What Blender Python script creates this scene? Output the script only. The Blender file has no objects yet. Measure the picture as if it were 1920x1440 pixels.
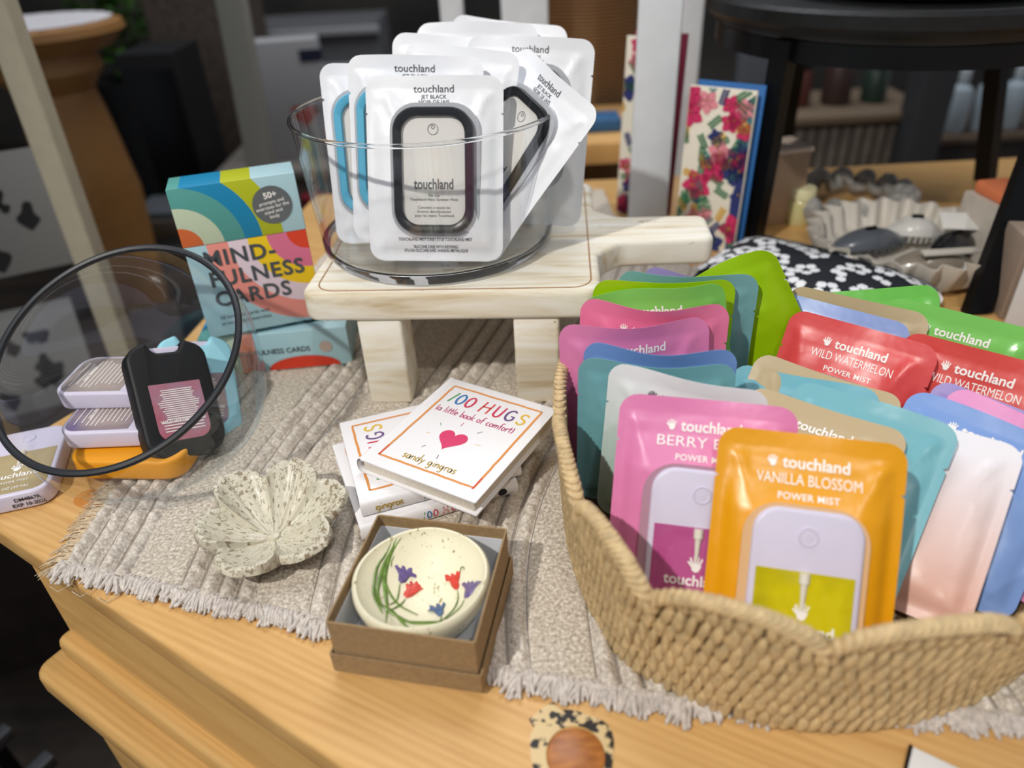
import bpy, math, random
import numpy as np
from mathutils import Vector, Matrix, noise
random.seed(7)
SC = bpy.context.scene
COL = SC.collection
PI = math.pi

# ------------------------------------------------------------------ camera
F, VX, VY, H0 = 1380.0, 110.0, 2060.0, 0.38      # focal length in px (1920 frame), nadir point, eye height over the table
_up = -np.array([VX, -VY, -F]); _up /= np.linalg.norm(_up)
_fw = np.array([0, 0, -1.0]); _fw = _fw - _up * _fw.dot(_up); _fw /= np.linalg.norm(_fw)
_rt = np.cross(_fw, _up)
RC = np.array([_rt, _fw, _up])
CAM = np.array([0, 0, H0])
cd = bpy.data.cameras.new('camera'); cam = bpy.data.objects.new('camera', cd); COL.objects.link(cam)
cd.sensor_width = 36; cd.lens = F / 1920 * 36; cd.clip_start = .01; cd.clip_end = 50
m4 = Matrix.Identity(4)
for i in range(3):
    for j in range(3): m4[i][j] = RC[i][j]
    m4[i][3] = CAM[i]
cam.matrix_world = m4
cd.dof.use_dof = True; cd.dof.focus_distance = .535; cd.dof.aperture_fstop = 3.4
SC.camera = cam
SC.view_settings.view_transform = 'Standard'; SC.view_settings.look = 'None'
SC.view_settings.gamma = 1; SC.view_settings.exposure = -0.06; SC.view_settings.use_curve_mapping = False

# ------------------------------------------------------------------ light
W = bpy.data.worlds.new('shop_light'); SC.world = W; W.use_nodes = True
W.node_tree.nodes['Background'].inputs[0].default_value = (.90, .92, 1, 1)
W.node_tree.nodes['Background'].inputs[1].default_value = .30
def lamp(name, kind, loc, target, energy, col, **kw):
    l = bpy.data.lights.new(name, kind); l.energy = energy; l.color = col
    for k, v in kw.items(): setattr(l, k, v)
    o = bpy.data.objects.new(name, l); COL.objects.link(o); o.location = loc
    o.rotation_euler = (Vector(target) - Vector(loc)).to_track_quat('-Z', 'Y').to_euler()
    return o
lamp('ceiling_spot', 'SPOT', (-1.15, -.85, 2.0), (0.05, .5, 0), 175, (1, .965, .90), shadow_soft_size=.035, spot_size=math.radians(42), spot_blend=.6)
lamp('ceiling_spot', 'SPOT', (.35, -.9, 2.1), (0.1, .5, 0), 34, (1, .96, .9), shadow_soft_size=.05, spot_size=math.radians(44), spot_blend=.6)
lamp('background_fill', 'AREA', (0.0, 2.0, 2.3), (0.0, 2.0, 0), 38, (.95, .97, 1), size=1.6)  # fill light added overhead to brighten the background, not a known fixture

# ------------------------------------------------------------------ geometry of the view (finds points on known planes)
def ray(px, py): return RC @ np.array([px - 960, -(py - 720), -F])
def at(px, py, z=0.0):
    d = ray(px, py); return Vector(d * ((z - H0) / d[2]) + CAM)
def aty(px, py, y):
    d = ray(px, py); return Vector(d * (y / d[1]) + CAM)
def atd(px, py, dist):
    d = ray(px, py); return Vector(d / np.linalg.norm(d) * dist + CAM)

# ------------------------------------------------------------------ materials
def lin(h):
    if isinstance(h, str):
        h = h.lstrip('#'); c = [int(h[i:i + 2], 16) / 255 for i in (0, 2, 4)]
    else: c = list(h)
    return tuple((x / 12.92 if x <= .04045 else ((x + .055) / 1.055) ** 2.4) for x in c[:3]) + (1,)
MATS = {}
class NT:
    def __init__(s, name):
        s.m = bpy.data.materials.new(name); s.m.use_nodes = True; s.t = s.m.node_tree
        s.b = s.t.nodes['Principled BSDF']; s.out = s.t.nodes['Material Output']
    def n(s, typ, **kw):
        x = s.t.nodes.new(typ)
        for k, v in kw.items():
            if k.startswith('i_'):
                x.inputs[int(k[2:])].default_value = v
            else: setattr(x, k, v)
        return x
    def l(s, a, b): s.t.links.new(a, b)
    def math(s, op, a, b=None, c=None):
        x = s.n('ShaderNodeMath', operation=op)
        for i, v in enumerate((a, b, c)):
            if v is None: continue
            if isinstance(v, (int, float)): x.inputs[i].default_value = v
            else: s.l(v, x.inputs[i])
        return x.outputs[0]
    def ramp(s, fac, stops, interp='LINEAR'):
        r = s.n('ShaderNodeValToRGB'); r.color_ramp.interpolation = interp
        e = r.color_ramp.elements
        while len(e) > 1: e.remove(e[-1])
        e[0].position = stops[0][0]; e[0].color = stops[0][1]
        for p, c in stops[1:]:
            q = e.new(p); q.color = c
        s.l(fac, r.inputs[0]); return r.outputs[0]
    def coords(s, kind='Object', scale=(1, 1, 1), rot=(0, 0, 0), loc=(0, 0, 0)):
        tc = s.n('ShaderNodeTexCoord'); m0 = s.n('ShaderNodeMapping'); mp = s.n('ShaderNodeMapping')
        s.l(tc.outputs[kind], m0.inputs[0]); m0.inputs['Rotation'].default_value = rot; m0.inputs['Location'].default_value = loc
        s.l(m0.outputs[0], mp.inputs[0]); mp.inputs['Scale'].default_value = scale
        return mp.outputs[0]
    def noise(s, v, scale, detail=3, rough=.5, dist=0):
        x = s.n('ShaderNodeTexNoise'); s.l(v, x.inputs['Vector'])
        x.inputs['Scale'].default_value = scale; x.inputs['Detail'].default_value = detail
        x.inputs['Roughness'].default_value = rough; x.inputs['Distortion'].default_value = dist
        return x.outputs[0]
    def bump(s, h, strength=.3, dist=.001):
        x = s.n('ShaderNodeBump'); x.inputs['Strength'].default_value = strength; x.inputs['Distance'].default_value = dist
        s.l(h, x.inputs['Height']); s.l(x.outputs[0], s.b.inputs['Normal'])
    def mix(s, fac, a, b):
        x = s.n('ShaderNodeMix', data_type='RGBA')
        if isinstance(fac, (int, float)): x.inputs[0].default_value = fac
        else: s.l(fac, x.inputs[0])
        for i, v in ((6, a), (7, b)):
            if isinstance(v, tuple): x.inputs[i].default_value = v
            else: s.l(v, x.inputs[i])
        return x.outputs[2]
def mat(name, col, rough=.5, metal=0, spec=.5, nz=0, nscale=60, bump=0, bscale=200, coat=0, trans=0, ior=1.45, emit=0, sss=0):
    if name in MATS: return MATS[name]
    t = NT(name); b = t.b; c = lin(col)
    b.inputs['Base Color'].default_value = c; b.inputs['Roughness'].default_value = rough
    b.inputs['Metallic'].default_value = metal; b.inputs['Specular IOR Level'].default_value = spec
    b.inputs['Coat Weight'].default_value = coat; b.inputs['Transmission Weight'].default_value = trans
    b.inputs['IOR'].default_value = ior
    v = t.coords()
    f = t.noise(v, nscale, 3)
    if nz:
        d = tuple(x * (1 - nz) for x in c[:3]) + (1,); e = tuple(min(1, x * (1 + nz)) for x in c[:3]) + (1,)
        t.l(t.ramp(f, [(.3, d), (.7, e)]), b.inputs['Base Color'])
    if bump: t.bump(t.noise(v, bscale, 2), bump, .0006)
    if emit:
        b.inputs['Emission Color'].default_value = c; b.inputs['Emission Strength'].default_value = emit
    MATS[name] = t.m; return t.m
def thin_glass(name, tint=(1, 1, 1, 1), edge=.55, base=.045, rough=.02):
    """clear wall: see-through with a reflection that grows at grazing angles"""
    if name in MATS: return MATS[name]
    t = NT(name)
    tr = t.n('ShaderNodeBsdfTransparent'); tr.inputs[0].default_value = tint
    gl = t.n('ShaderNodeBsdfGlossy'); gl.inputs['Roughness'].default_value = rough; gl.inputs[0].default_value = (.9, .95, 1, 1)
    lw = t.n('ShaderNodeLayerWeight'); lw.inputs[0].default_value = .35
    f = t.math('ADD', t.math('MULTIPLY', t.math('POWER', lw.outputs['Facing'], 3.0), edge), base)
    mx = t.n('ShaderNodeMixShader'); t.l(f, mx.inputs[0]); t.l(tr.outputs[0], mx.inputs[1]); t.l(gl.outputs[0], mx.inputs[2])
    t.l(mx.outputs[0], t.out.inputs[0]); MATS[name] = t.m; return t.m
def pine(name, ang=0.0, base=('#c98f4a', '#e2b473'), plane='xy', ringscale=1.0):
    if name in MATS: return MATS[name]
    t = NT(name)
    sc = (3.2, 26, 26) if plane == 'xy' else (3.2, 26, 26)
    v = t.coords(scale=sc, rot=(0, 0, ang))
    n1 = t.noise(v, 1.6 * ringscale, 4, .55, 1.6)
    w = t.n('ShaderNodeTexWave', wave_type='BANDS', bands_direction='Y'); t.l(v, w.inputs[0])
    w.inputs['Scale'].default_value = 2.1 * ringscale; w.inputs['Distortion'].default_value = 14
    w.inputs['Detail'].default_value = 3; w.inputs['Detail Scale'].default_value = .35
    n3 = t.noise(t.coords(scale=(4, 170, 170), rot=(0, 0, ang)), 1.5, 3)
    f = t.math('ADD', t.math('MULTIPLY', n1, .50), t.math('ADD', t.math('MULTIPLY', w.outputs[1], .13), t.math('MULTIPLY', n3, .37)))
    c = t.ramp(f, [(.18, lin(base[0])), (.62, lin(base[1])), (.85, lin(base[1]))])
    v2 = t.coords(scale=(2, 2, 2)); n2 = t.noise(v2, 3, 2)
    c2 = t.mix(t.math('MULTIPLY', n2, .55), c, lin('#dcae6c'))
    t.l(c2, t.b.inputs['Base Color']); t.b.inputs['Roughness'].default_value = .42
    t.b.inputs['Coat Weight'].default_value = .15; t.b.inputs['Coat Roughness'].default_value = .3
    t.bump(f, .12, .0008); MATS[name] = t.m; return t.m
def whitewash(name):
    if name in MATS: return MATS[name]
    t = NT(name)
    v = t.coords(scale=(2.0, 26, 14)); n1 = t.noise(v, 3.2, 5, .6, .6)
    v2 = t.coords(scale=(6, 10, 10)); n2 = t.noise(v2, 8, 5, .65)
    c = t.ramp(n1, [(.30, lin('#c9b48f')), (.46, lin('#e9e0cb')), (.60, lin('#f3efe4'))])
    chip = t.ramp(n2, [(.30, (1, 1, 1, 1)), (.345, (0, 0, 0, 1))])
    c2 = t.mix(chip, c, lin('#a98f68'))
    t.l(c2, t.b.inputs['Base Color']); t.b.inputs['Roughness'].default_value = .6
    t.bump(n1, .3, .001); MATS[name] = t.m; return t.m

M_WHITE = mat('white_plastic', '#d6d0e4', .35, nz=.01)
M_INKW = mat('white_ink', '#fbf7f2', .5)
M_INKB = mat('black_ink', '#23252b', .5)

# ------------------------------------------------------------------ mesh building
class MB:
    def __init__(s): s.v = []; s.f = []; s.mi = []; s.k = 0
    def add(s, vs, fs):
        o = len(s.v); s.v += [tuple(v) for v in vs]; s.f += [tuple(i + o for i in f) for f in fs]; s.mi += [s.k] * len(fs)
        return s
    def box(s, c, size, R=None, bev=0.0):
        hx, hy, hz = [a / 2 for a in size]
        if bev:
            pts = [(-hx, -hy), (hx, -hy), (hx, hy), (-hx, hy)]
            sub = MB(); sub.prism(round_poly(pts, bev, 3), -hz, hz, bev * .8)
            vs = [Vector(v) for v in sub.v]; fs = sub.f
        else:
            vs = [Vector((x, y, z)) for z in (-hz, hz) for y in (-hy, hy) for x in (-hx, hx)]
            fs = [(0, 2, 3, 1), (4, 5, 7, 6), (0, 1, 5, 4), (2, 6, 7, 3), (0, 4, 6, 2), (1, 3, 7, 5)]
        if R is not None: vs = [R @ v for v in vs]
        c = Vector(c); return s.add([v + c for v in vs], fs)
    def prism(s, pts, z0, z1, bev=0.0, seg=2):
        """outline (x, y) swept from z0 to z1 with rounded edges"""
        n = len(pts); rings = []
        if bev:
            for i in range(seg + 1):
                a = PI / 2 * i / seg; rings.append((bev * (1 - math.sin(a)), z0 + bev * (1 - math.cos(a))))
            for i in range(seg + 1):
                a = PI / 2 * i / seg; rings.append((bev * (1 - math.cos(a)), z1 - bev * (1 - math.sin(a))))
        else: rings = [(0, z0), (0, z1)]
        P = np.array([(p[0], p[1]) for p in pts], float)
        nx = np.roll(P, -1, 0) - np.roll(P, 1, 0); L = np.linalg.norm(nx, axis=1)[:, None] + 1e-12
        area = 0.5 * np.sum(P[:, 0] * np.roll(P[:, 1], -1) - np.roll(P[:, 0], -1) * P[:, 1])
        inn = np.stack([-nx[:, 1], nx[:, 0]], 1) / L * (1 if area > 0 else -1)
        vs = []; fs = []
        for ins, z in rings:
            for q in P + inn * ins: vs.append((q[0], q[1], z))
        for r in range(len(rings) - 1):
            for i in range(n):
                j = (i + 1) % n; fs.append((r * n + i, r * n + j, (r + 1) * n + j, (r + 1) * n + i))
        fs.append(tuple(reversed(range(n)))); fs.append(tuple((len(rings) - 1) * n + i for i in range(n)))
        return s.add(vs, fs)
    def tube(s, pts, rad, n=8, closed=False, flat=1.0):
        pts = [Vector(p) for p in pts]; m = len(pts)
        if isinstance(rad, (int, float)): rad = [rad] * m
        vs = []; fs = []; up = None
        for i, p in enumerate(pts):
            a = pts[(i - 1) % m] if (i or closed) else p; b = pts[(i + 1) % m] if (i < m - 1 or closed) else p
            d = (b - a).normalized() if (b - a).length > 1e-9 else Vector((0, 0, 1))
            if up is None: up = Vector((0, 0, 1)) if abs(d.z) < .9 else Vector((1, 0, 0))
            x = d.cross(up).normalized(); y = x.cross(d).normalized(); up = y
            for k in range(n):
                t = 2 * PI * k / n; vs.append(p + (x * math.cos(t) + y * math.sin(t) * flat) * rad[i])
        for i in range(m if closed else m - 1):
            for k in range(n):
                j = (i + 1) % m; l = (k + 1) % n; fs.append((i * n + k, i * n + l, j * n + l, j * n + k))
        if not closed: fs.append(tuple(reversed(range(n)))); fs.append(tuple((m - 1) * n + k for k in range(n)))
        return s.add(vs, fs)
    def lathe(s, prof, n=48, c=(0, 0, 0), closed=False, rfun=None):
        vs = []; fs = []; m = len(prof)
        for r, z in prof:
            for k in range(n):
                t = 2 * PI * k / n; rr = r * (rfun(t, r, z) if rfun else 1)
                vs.append((c[0] + rr * math.cos(t), c[1] + rr * math.sin(t), c[2] + z))
        for i in range(m if closed else m - 1):
            for k in range(n):
                j = (i + 1) % m; l = (k + 1) % n; fs.append((i * n + k, i * n + l, j * n + l, j * n + k))
        return s.add(vs, fs)
    def blob(s, c, ax, ay, az, n=6, m=4):
        """ellipsoid with half-axis vectors"""
        c = Vector(c); vs = [c - az]; fs = []
        for i in range(1, m):
            a = PI * i / m
            for k in range(n):
                t = 2 * PI * k / n; vs.append(c + ax * (math.sin(a) * math.cos(t)) + ay * (math.sin(a) * math.sin(t)) - az * math.cos(a))
        vs.append(c + az)
        for k in range(n): fs.append((0, 1 + (k + 1) % n, 1 + k))
        for i in range(m - 2):
            for k in range(n):
                a = 1 + i * n; l = (k + 1) % n; fs.append((a + k, a + l, a + n + l, a + n + k))
        e = len(vs) - 1; a = 1 + (m - 2) * n
        for k in range(n): fs.append((a + k, a + (k + 1) % n, e))
        return s.add(vs, fs)
    def mesh(s, name, mats, smooth=True):
        me = bpy.data.meshes.new(name); me.from_pydata(s.v, [], s.f)
        for m in (mats if isinstance(mats, (list, tuple)) else [mats]): me.materials.append(m)
        if any(s.mi): me.polygons.foreach_set('material_index', s.mi)
        me.validate()
        if smooth:
            me.polygons.foreach_set('use_smooth', [True] * len(me.polygons))
            try: me.set_sharp_from_angle(angle=math.radians(38 if smooth is True else smooth))
            except Exception: pass
        me.update(); return me
    def build(s, name, mats, parent=None, smooth=True, label=None):
        o = bpy.data.objects.new(name, s.mesh(name, mats, smooth)); COL.objects.link(o)
        if parent: o.parent = parent
        if label: o['label'] = label
        return o
def round_poly(pts, r, seg=5):
    out = []; n = len(pts)
    rs = r if isinstance(r, (list, tuple)) else [r] * n
    for i in range(n):
        p0, p, p1 = Vector(pts[i - 1]).to_2d(), Vector(pts[i]).to_2d(), Vector(pts[(i + 1) % n]).to_2d()
        a = (p0 - p).normalized(); b = (p1 - p).normalized(); q = rs[i]
        if q <= 0: out.append((p.x, p.y)); continue
        ang = a.angle(b); d = q / math.tan(ang / 2)
        s0 = p + a * d; s1 = p + b * d; c = p + (a + b).normalized() * (q / math.sin(ang / 2))
        a0 = math.atan2(s0.y - c.y, s0.x - c.x); a1 = math.atan2(s1.y - c.y, s1.x - c.x); da = (a1 - a0 + PI) % (2 * PI) - PI
        for k in range(seg + 1):
            t = a0 + da * k / seg; out.append((c.x + q * math.cos(t), c.y + q * math.sin(t)))
    return out
def rrect(w, h, r, seg=6, cx=0, cy=0):
    return round_poly([(cx - w / 2, cy - h / 2), (cx + w / 2, cy - h / 2), (cx + w / 2, cy + h / 2), (cx - w / 2, cy + h / 2)], r, seg)
def thing(name, label, cat, loc=(0, 0, 0), M=None, rz=0, group=None):
    o = bpy.data.objects.new(name, None); COL.objects.link(o); o.empty_display_size = .01
    if M is not None: o.matrix_world = M
    else: o.location = loc; o.rotation_euler = (0, 0, rz)
    o['label'] = label; o['category'] = cat
    if group: o['group'] = group
    return o
def tag(o, label, cat, group=None):
    o['label'] = label; o['category'] = cat
    if group: o['group'] = group
    return o
def struct(o): o['kind'] = 'structure'; return o
def frame(o, x, y, z):
    M = Matrix.Identity(4)
    for i, a in enumerate((x, y, z)):
        for j in range(3): M[j][i] = a[j]
    for j in range(3): M[j][3] = o[j]
    return M

# ------------------------------------------------------------------ lettering
_tc = {}
def text_geo(txt, size, bold=0.0, align='CENTER', spacing=1.0):
    k = (txt, size, bold, align, spacing)
    if k in _tc: return _tc[k]
    c = bpy.data.curves.new('lettering', 'FONT'); c.body = txt; c.size = size; c.align_x = align; c.offset = bold * size
    c.resolution_u = 3; c.space_character = spacing
    o = bpy.data.objects.new('lettering', c); me = bpy.data.meshes.new_from_object(o)
    vs = [tuple(v.co) for v in me.vertices]; fs = [tuple(p.vertices) for p in me.polygons]
    bpy.data.objects.remove(o); bpy.data.curves.remove(c); bpy.data.meshes.remove(me)
    _tc[k] = (vs, fs); return _tc[k]
def put_text(mb, txt, size, cx, cy, fn, bold=.012, align='CENTER', spacing=1.0, width=None, rot=0.0):
    """adds letters; fn maps flat (x, y) to a point on the carrying surface"""
    vs, fs = text_geo(txt, size, bold, align, spacing)
    if not vs: return
    sx = 1.0
    if width: sx = width / (max(v[0] for v in vs) - min(v[0] for v in vs))
    ca, sa = math.cos(rot), math.sin(rot)
    mb.add([fn(cx + v[0] * sx * ca - v[1] * sa, cy + v[0] * sx * sa + v[1] * ca) for v in vs], fs)
def hand_icon(mb, cx, cy, s, fn):
    """small open hand mark"""
    def poly(p): mb.add([fn(cx + x * s, cy + y * s) for x, y in p], [tuple(range(len(p)))])
    poly([(-.28, -.05), (-.22, -.38), (0, -.5), (.2, -.42), (.34, -.1), (.28, .12), (-.26, .12)])
    for x, h, t in ((-.22, .38, -.12), (-.06, .5, -.03), (.1, .48, .04), (.25, .36, .12)):
        poly([(x - .065, .05), (x + .065, .05), (x + .06 + t, h), (x + t, h + .06), (x - .06 + t, h)])
    poly([(-.26, -.2), (-.24, .05), (-.46, .2), (-.52, .12)])
def arc(cx, cy, rx, ry, a0, a1, n=10):
    return [(cx + rx * math.cos(math.radians(a0 + (a1 - a0) * i / n)), cy + ry * math.sin(math.radians(a0 + (a1 - a0) * i / n))) for i in range(n + 1)]
GL = {  # hand-drawn single-stroke letters: (advance, strokes)
 '1': (.42, [[(.08, .02), (.3, 1)]]), '0': (.62, [arc(.28, .5, .22, .46, 70, 430, 16)]),
 'H': (.85, [[(.08, 0), (.16, 1)], [(.58, 0), (.62, 1)], [(.12, .52), (.6, .56)]]),
 'U': (.72, [[(.08, 1), (.1, .4)] + arc(.3, .3, .2, .28, 180, 360, 8) + [(.54, 1)]]),
 'G': (.74, [arc(.34, .5, .27, .46, 50, 300, 12) + [(.56, .2), (.56, .45), (.36, .45)]]),
 'S': (.66, [arc(.34, .73, .2, .22, 20, 260, 8) + arc(.3, .27, .22, .24, 80, -160, 9)]),
 'a': (.46, [arc(.2, .24, .16, .24, 50, 400, 10), [(.35, .48), (.36, .06), (.42, 0)]]),
 'b': (.46, [[(.08, .98), (.1, 0)], arc(.23, .22, .14, .22, 150, -170, 9)]),
 'c': (.42, [arc(.22, .25, .16, .24, 50, 310, 9)]),
 'd': (.48, [arc(.2, .24, .15, .24, 50, 400, 10), [(.4, 1), (.37, 0)]]),
 'e': (.42, [[(.08, .24), (.34, .3)] + arc(.22, .27, .14, .24, 20, 320, 9)]),
 'f': (.34, [arc(.26, .8, .12, .18, 40, 170, 6) + [(.15, -.05)], [(.02, .48), (.3, .5)]]),
 'g': (.48, [arc(.2, .26, .15, .22, 50, 400, 10), [(.36, .48), (.36, -.2)] + arc(.22, -.2, .14, .14, 0, -150, 6)]),
 'h': (.46, [[(.08, 1), (.08, 0)], [(.08, .3)] + arc(.22, .3, .12, .18, 180, 0, 6) + [(.36, 0)]]),
 'i': (.22, [[(.1, .46), (.12, 0)], [(.1, .68), (.13, .72)]]),
 'k': (.42, [[(.08, 1), (.1, 0)], [(.34, .5), (.12, .24), (.36, 0)]]),
 'l': (.2, [[(.1, 1), (.08, 0)]]),
 'm': (.66, [[(.06, .48), (.08, 0)], [(.08, .3)] + arc(.19, .3, .1, .18, 180, 0, 5) + [(.3, 0)], [(.3, .3)] + arc(.42, .3, .11, .18, 180, 0, 5) + [(.54, 0)]]),
 'n': (.46, [[(.06, .48), (.08, 0)], [(.08, .3)] + arc(.22, .3, .13, .18, 180, 0, 6) + [(.36, 0)]]),
 'o': (.44, [arc(.2, .24, .16, .24, 80, 440, 12)]),
 'r': (.36, [[(.08, .48), (.1, 0)], [(.1, .3)] + arc(.24, .3, .13, .18, 170, 40, 5)]),
 's': (.36, [arc(.18, .36, .1, .12, 30, 250, 6) + arc(.16, .12, .11, .12, 80, -160, 6)]),
 't': (.32, [[(.15, .85), (.14, .08), (.24, 0)], [(.0, .5), (.3, .54)]]),
 'y': (.44, [[(.06, .48), (.2, .06)], [(.38, .5), (.12, -.3)]]),
 '(': (.26, [arc(.3, .4, .22, .6, 130, 230, 6)]), ')': (.26, [arc(-.04, .4, .22, .6, 50, -50, 6)]), ' ': (.34, [])}
def ribbon(mb, pts, w, fn):
    P = [Vector(p).to_2d() for p in pts]; n = len(P)
    if n < 2: return
    vs = []
    for i, p in enumerate(P):
        d = (P[min(i + 1, n - 1)] - P[max(i - 1, 0)]); d = d.normalized() if d.length > 1e-9 else Vector((1, 0))
        q = Vector((-d.y, d.x)) * w / 2 * (.8 if i in (0, n - 1) else 1)
        vs += [fn(*(p + q)), fn(*(p - q))]
    mb.add(vs, [(2 * i, 2 * i + 1, 2 * i + 3, 2 * i + 2) for i in range(n - 1)])
def strokes(mb, txt, h, x, y, w, fn, mats=None, rot=0.0, sp=1.0):
    ca, sa = math.cos(rot), math.sin(rot); cx = 0; k = 0
    for ch in txt:
        adv, ss = GL[ch]
        if mats and ch != ' ': mb.k = mats[k % len(mats)]; k += 1
        for s in ss:
            ribbon(mb, [(x + (cx + px * h) * ca - py * h * sa, y + (cx + px * h) * sa + py * h * ca) for px, py in s], w, fn)
        cx += adv * h * sp
    return cx

# ================================================================== setting
ex = Vector((.8292, -.5589, 0)); ey = Vector((.5589, .8292, 0)); E0 = Vector((-.3875, .4067, 0))
def te(s, d, z=0): return E0 + ex * s + ey * d + Vector((0, 0, z))     # along / in from the table's front edge
m = NT('floor_boards'); v = m.coords(scale=(1, 6, 1)); f = m.noise(v, 3, 4)
m.l(m.ramp(f, [(.3, lin('#1d1a18')), (.7, lin('#3d342c'))]), m.b.inputs[0]); m.b.inputs['Roughness'].default_value = .5
b = MB().box((0, 2.5, -.87), (9, 9, .04)); struct(b.build('floor', m.m, smooth=False))
m = NT('wall_paint'); v = m.coords(); f = m.noise(v, 1.2, 4)
m.l(m.ramp(f, [(.35, lin('#2b2927')), (.7, lin('#5a5650'))]), m.b.inputs[0]); m.b.inputs['Roughness'].default_value = .8
b = MB().box((0, 5.02, .9), (9, .04, 3.6)); struct(b.build('wall_back', m.m, smooth=False))
b = MB().box((-3.6, 2.5, .9), (.04, 5, 3.6)); struct(b.build('wall_left', m.m, smooth=False))

# ------------------------------------------------------------------ pine chest that carries the display
M_PINE = pine('pine_top', math.radians(28), ('#b27d3f', '#dcb173'))
M_PINE2 = pine('pine_front', math.radians(34), ('#a97c42', '#d3a968'))
chest = thing('pine_chest', 'golden varnished pine chest whose top carries the whole shop display', 'chest', (0, 0, 0))
edge = [te(-.052, 0), te(.355, 0), te(.40, -.03), te(.43, -.075)]
outline = [(-.4305, .4357)] + [(p.x, p.y) for p in edge[1:]] + [(0.05, .06), (1.5, .06), (1.5, 1.13), (-.29, 1.13), (-.35, .66), (-.425, .53)]
MB().prism(outline, -.024, 0, .004, 3).build('tabletop', M_PINE, chest)
bo = [(te(.012, .004).x, te(.012, .004).y), (te(.36, .004).x, te(.36, .004).y), (te(.43, -.05).x, te(.43, -.05).y), (.07, .08), (1.46, .08), (1.46, 1.1), (-.26, 1.1), (-.3, .62), (-.36, .5)]
MB().prism(bo, -.84, -.0242, .002).build('body', M_PINE2, chest)
def ledge(s0, s1, d, z0, z1, r):
    P = [te(s0, .12), te(s0, d), te(s1, d), te(s1, .12)]
    return round_poly([(p.x, p.y) for p in P], [0, r, 0, 0], 5)
MB().prism(ledge(.006, .47, -.008, 0, 0, .008), -.136, -.112, .006, 3).build('moulding', M_PINE2, chest)
MB().prism(ledge(-.008, .49, -.030, 0, 0, .014), -.162, -.136, .007, 3).build('plinth_ledge', M_PINE2, chest)
MB().prism(ledge(.004, .47, -.016, 0, 0, .01), -.6, -.164, .003).build('lower_body', M_PINE2, chest)
M_BLK = mat('black_metal', '#17191c', .35, .6)
R = Matrix(((ex.x, -ey.x, 0), (ex.y, -ey.y, 0), (0, 0, 1)))  # x along front, y outward
hx = te(.335, .002, -.055)
b = MB().box(hx, (.05, .006, .022), R, .004); hb = b.build('handle', M_BLK, chest, label='black iron pull handle')
b = MB()
P = [hx + R @ Vector(q) for q in ((-.02, 0, .002), (-.018, .014, -.004), (-.008, .024, -.012), (.02, .026, -.014), (.05, .02, -.012))]
b.tube(P, .004, 8); b.build('grip', M_BLK, hb)
for q in (-.017, .017):
    b = MB().blob(hx + R @ Vector((q, .0035, .004)), Vector((.0022, 0, 0)), Vector((0, .0022, 0)), Vector((0, 0, .0022)), 8, 6)
    b.build('screw', mat('screw_steel', '#8b8d90', .3, 1), hb)
# dark bark ring of the knot and its orange heart, flush in the top
KN = Vector((.022, .2155, 0))
def wob(a, s=0): return noise.noise(Vector((math.cos(a) * 1.4 + s, math.sin(a) * 1.4, s)))
b = MB(); n = 64
ro = [(.0215 + .0035 * wob(2 * PI * k / n, 3) + (.005 if abs(((2 * PI * k / n) - 2.2 + PI) % (2 * PI) - PI) < .35 else 0)) for k in range(n)]
vs = [(KN.x + r * math.cos(2 * PI * k / n) * 1.08, KN.y + r * math.sin(2 * PI * k / n) * 1.1, .0006) for k, r in enumerate(ro)]
vs += [(KN.x + .0155 * math.cos(2 * PI * k / n) + .001, KN.y + .0165 * math.sin(2 * PI * k / n) - .003, .0009) for k in range(n)]
vs += [(x, y, -.001) for x, y, z in vs]
b.add(vs, [(k, (k + 1) % n, n + (k + 1) % n, n + k) for k in range(n)] + [(k, 2 * n + k, 2 * n + (k + 1) % n, (k + 1) % n) for k in range(n)])
m = NT('knot_bark'); v = m.coords(); f = m.noise(v, 95, 3, .55)
m.l(m.ramp(f, [(.46, lin('#201a18')), (.50, lin('#d9bf8d'))]), m.b.inputs[0]); m.bump(f, .4, .001)
b.build('knot_ring', m.m, chest)
b = MB(); b.lathe([(0, .0012), (.0135, .0011), (.0155, .0004), (.0157, -.001)], 40, (KN.x + .001, KN.y - .003, 0))
m = NT('knot_heart'); v = m.coords(scale=(1, 3, 1)); f = m.noise(v, 60, 4)
m.l(m.ramp(f, [(.3, lin('#8d4f1e')), (.7, lin('#c07c3b'))]), m.b.inputs[0]); m.b.inputs['Roughness'].default_value = .35
b.build('knot_heart', m.m, chest)
# small brown knot by the fishbowl
b = MB(); c = at(172, 936); b.lathe([(0, .0006), (.009, .0005), (.0125, .0002), (.0127, -.001)], 30, (c.x, c.y, 0), rfun=lambda t, r, z: 1 + .18 * math.cos(2 * t + .8))
b.build('small_knot', mat('small_knot', '#c9853c', .4, nz=.2, nscale=120), chest)

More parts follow.
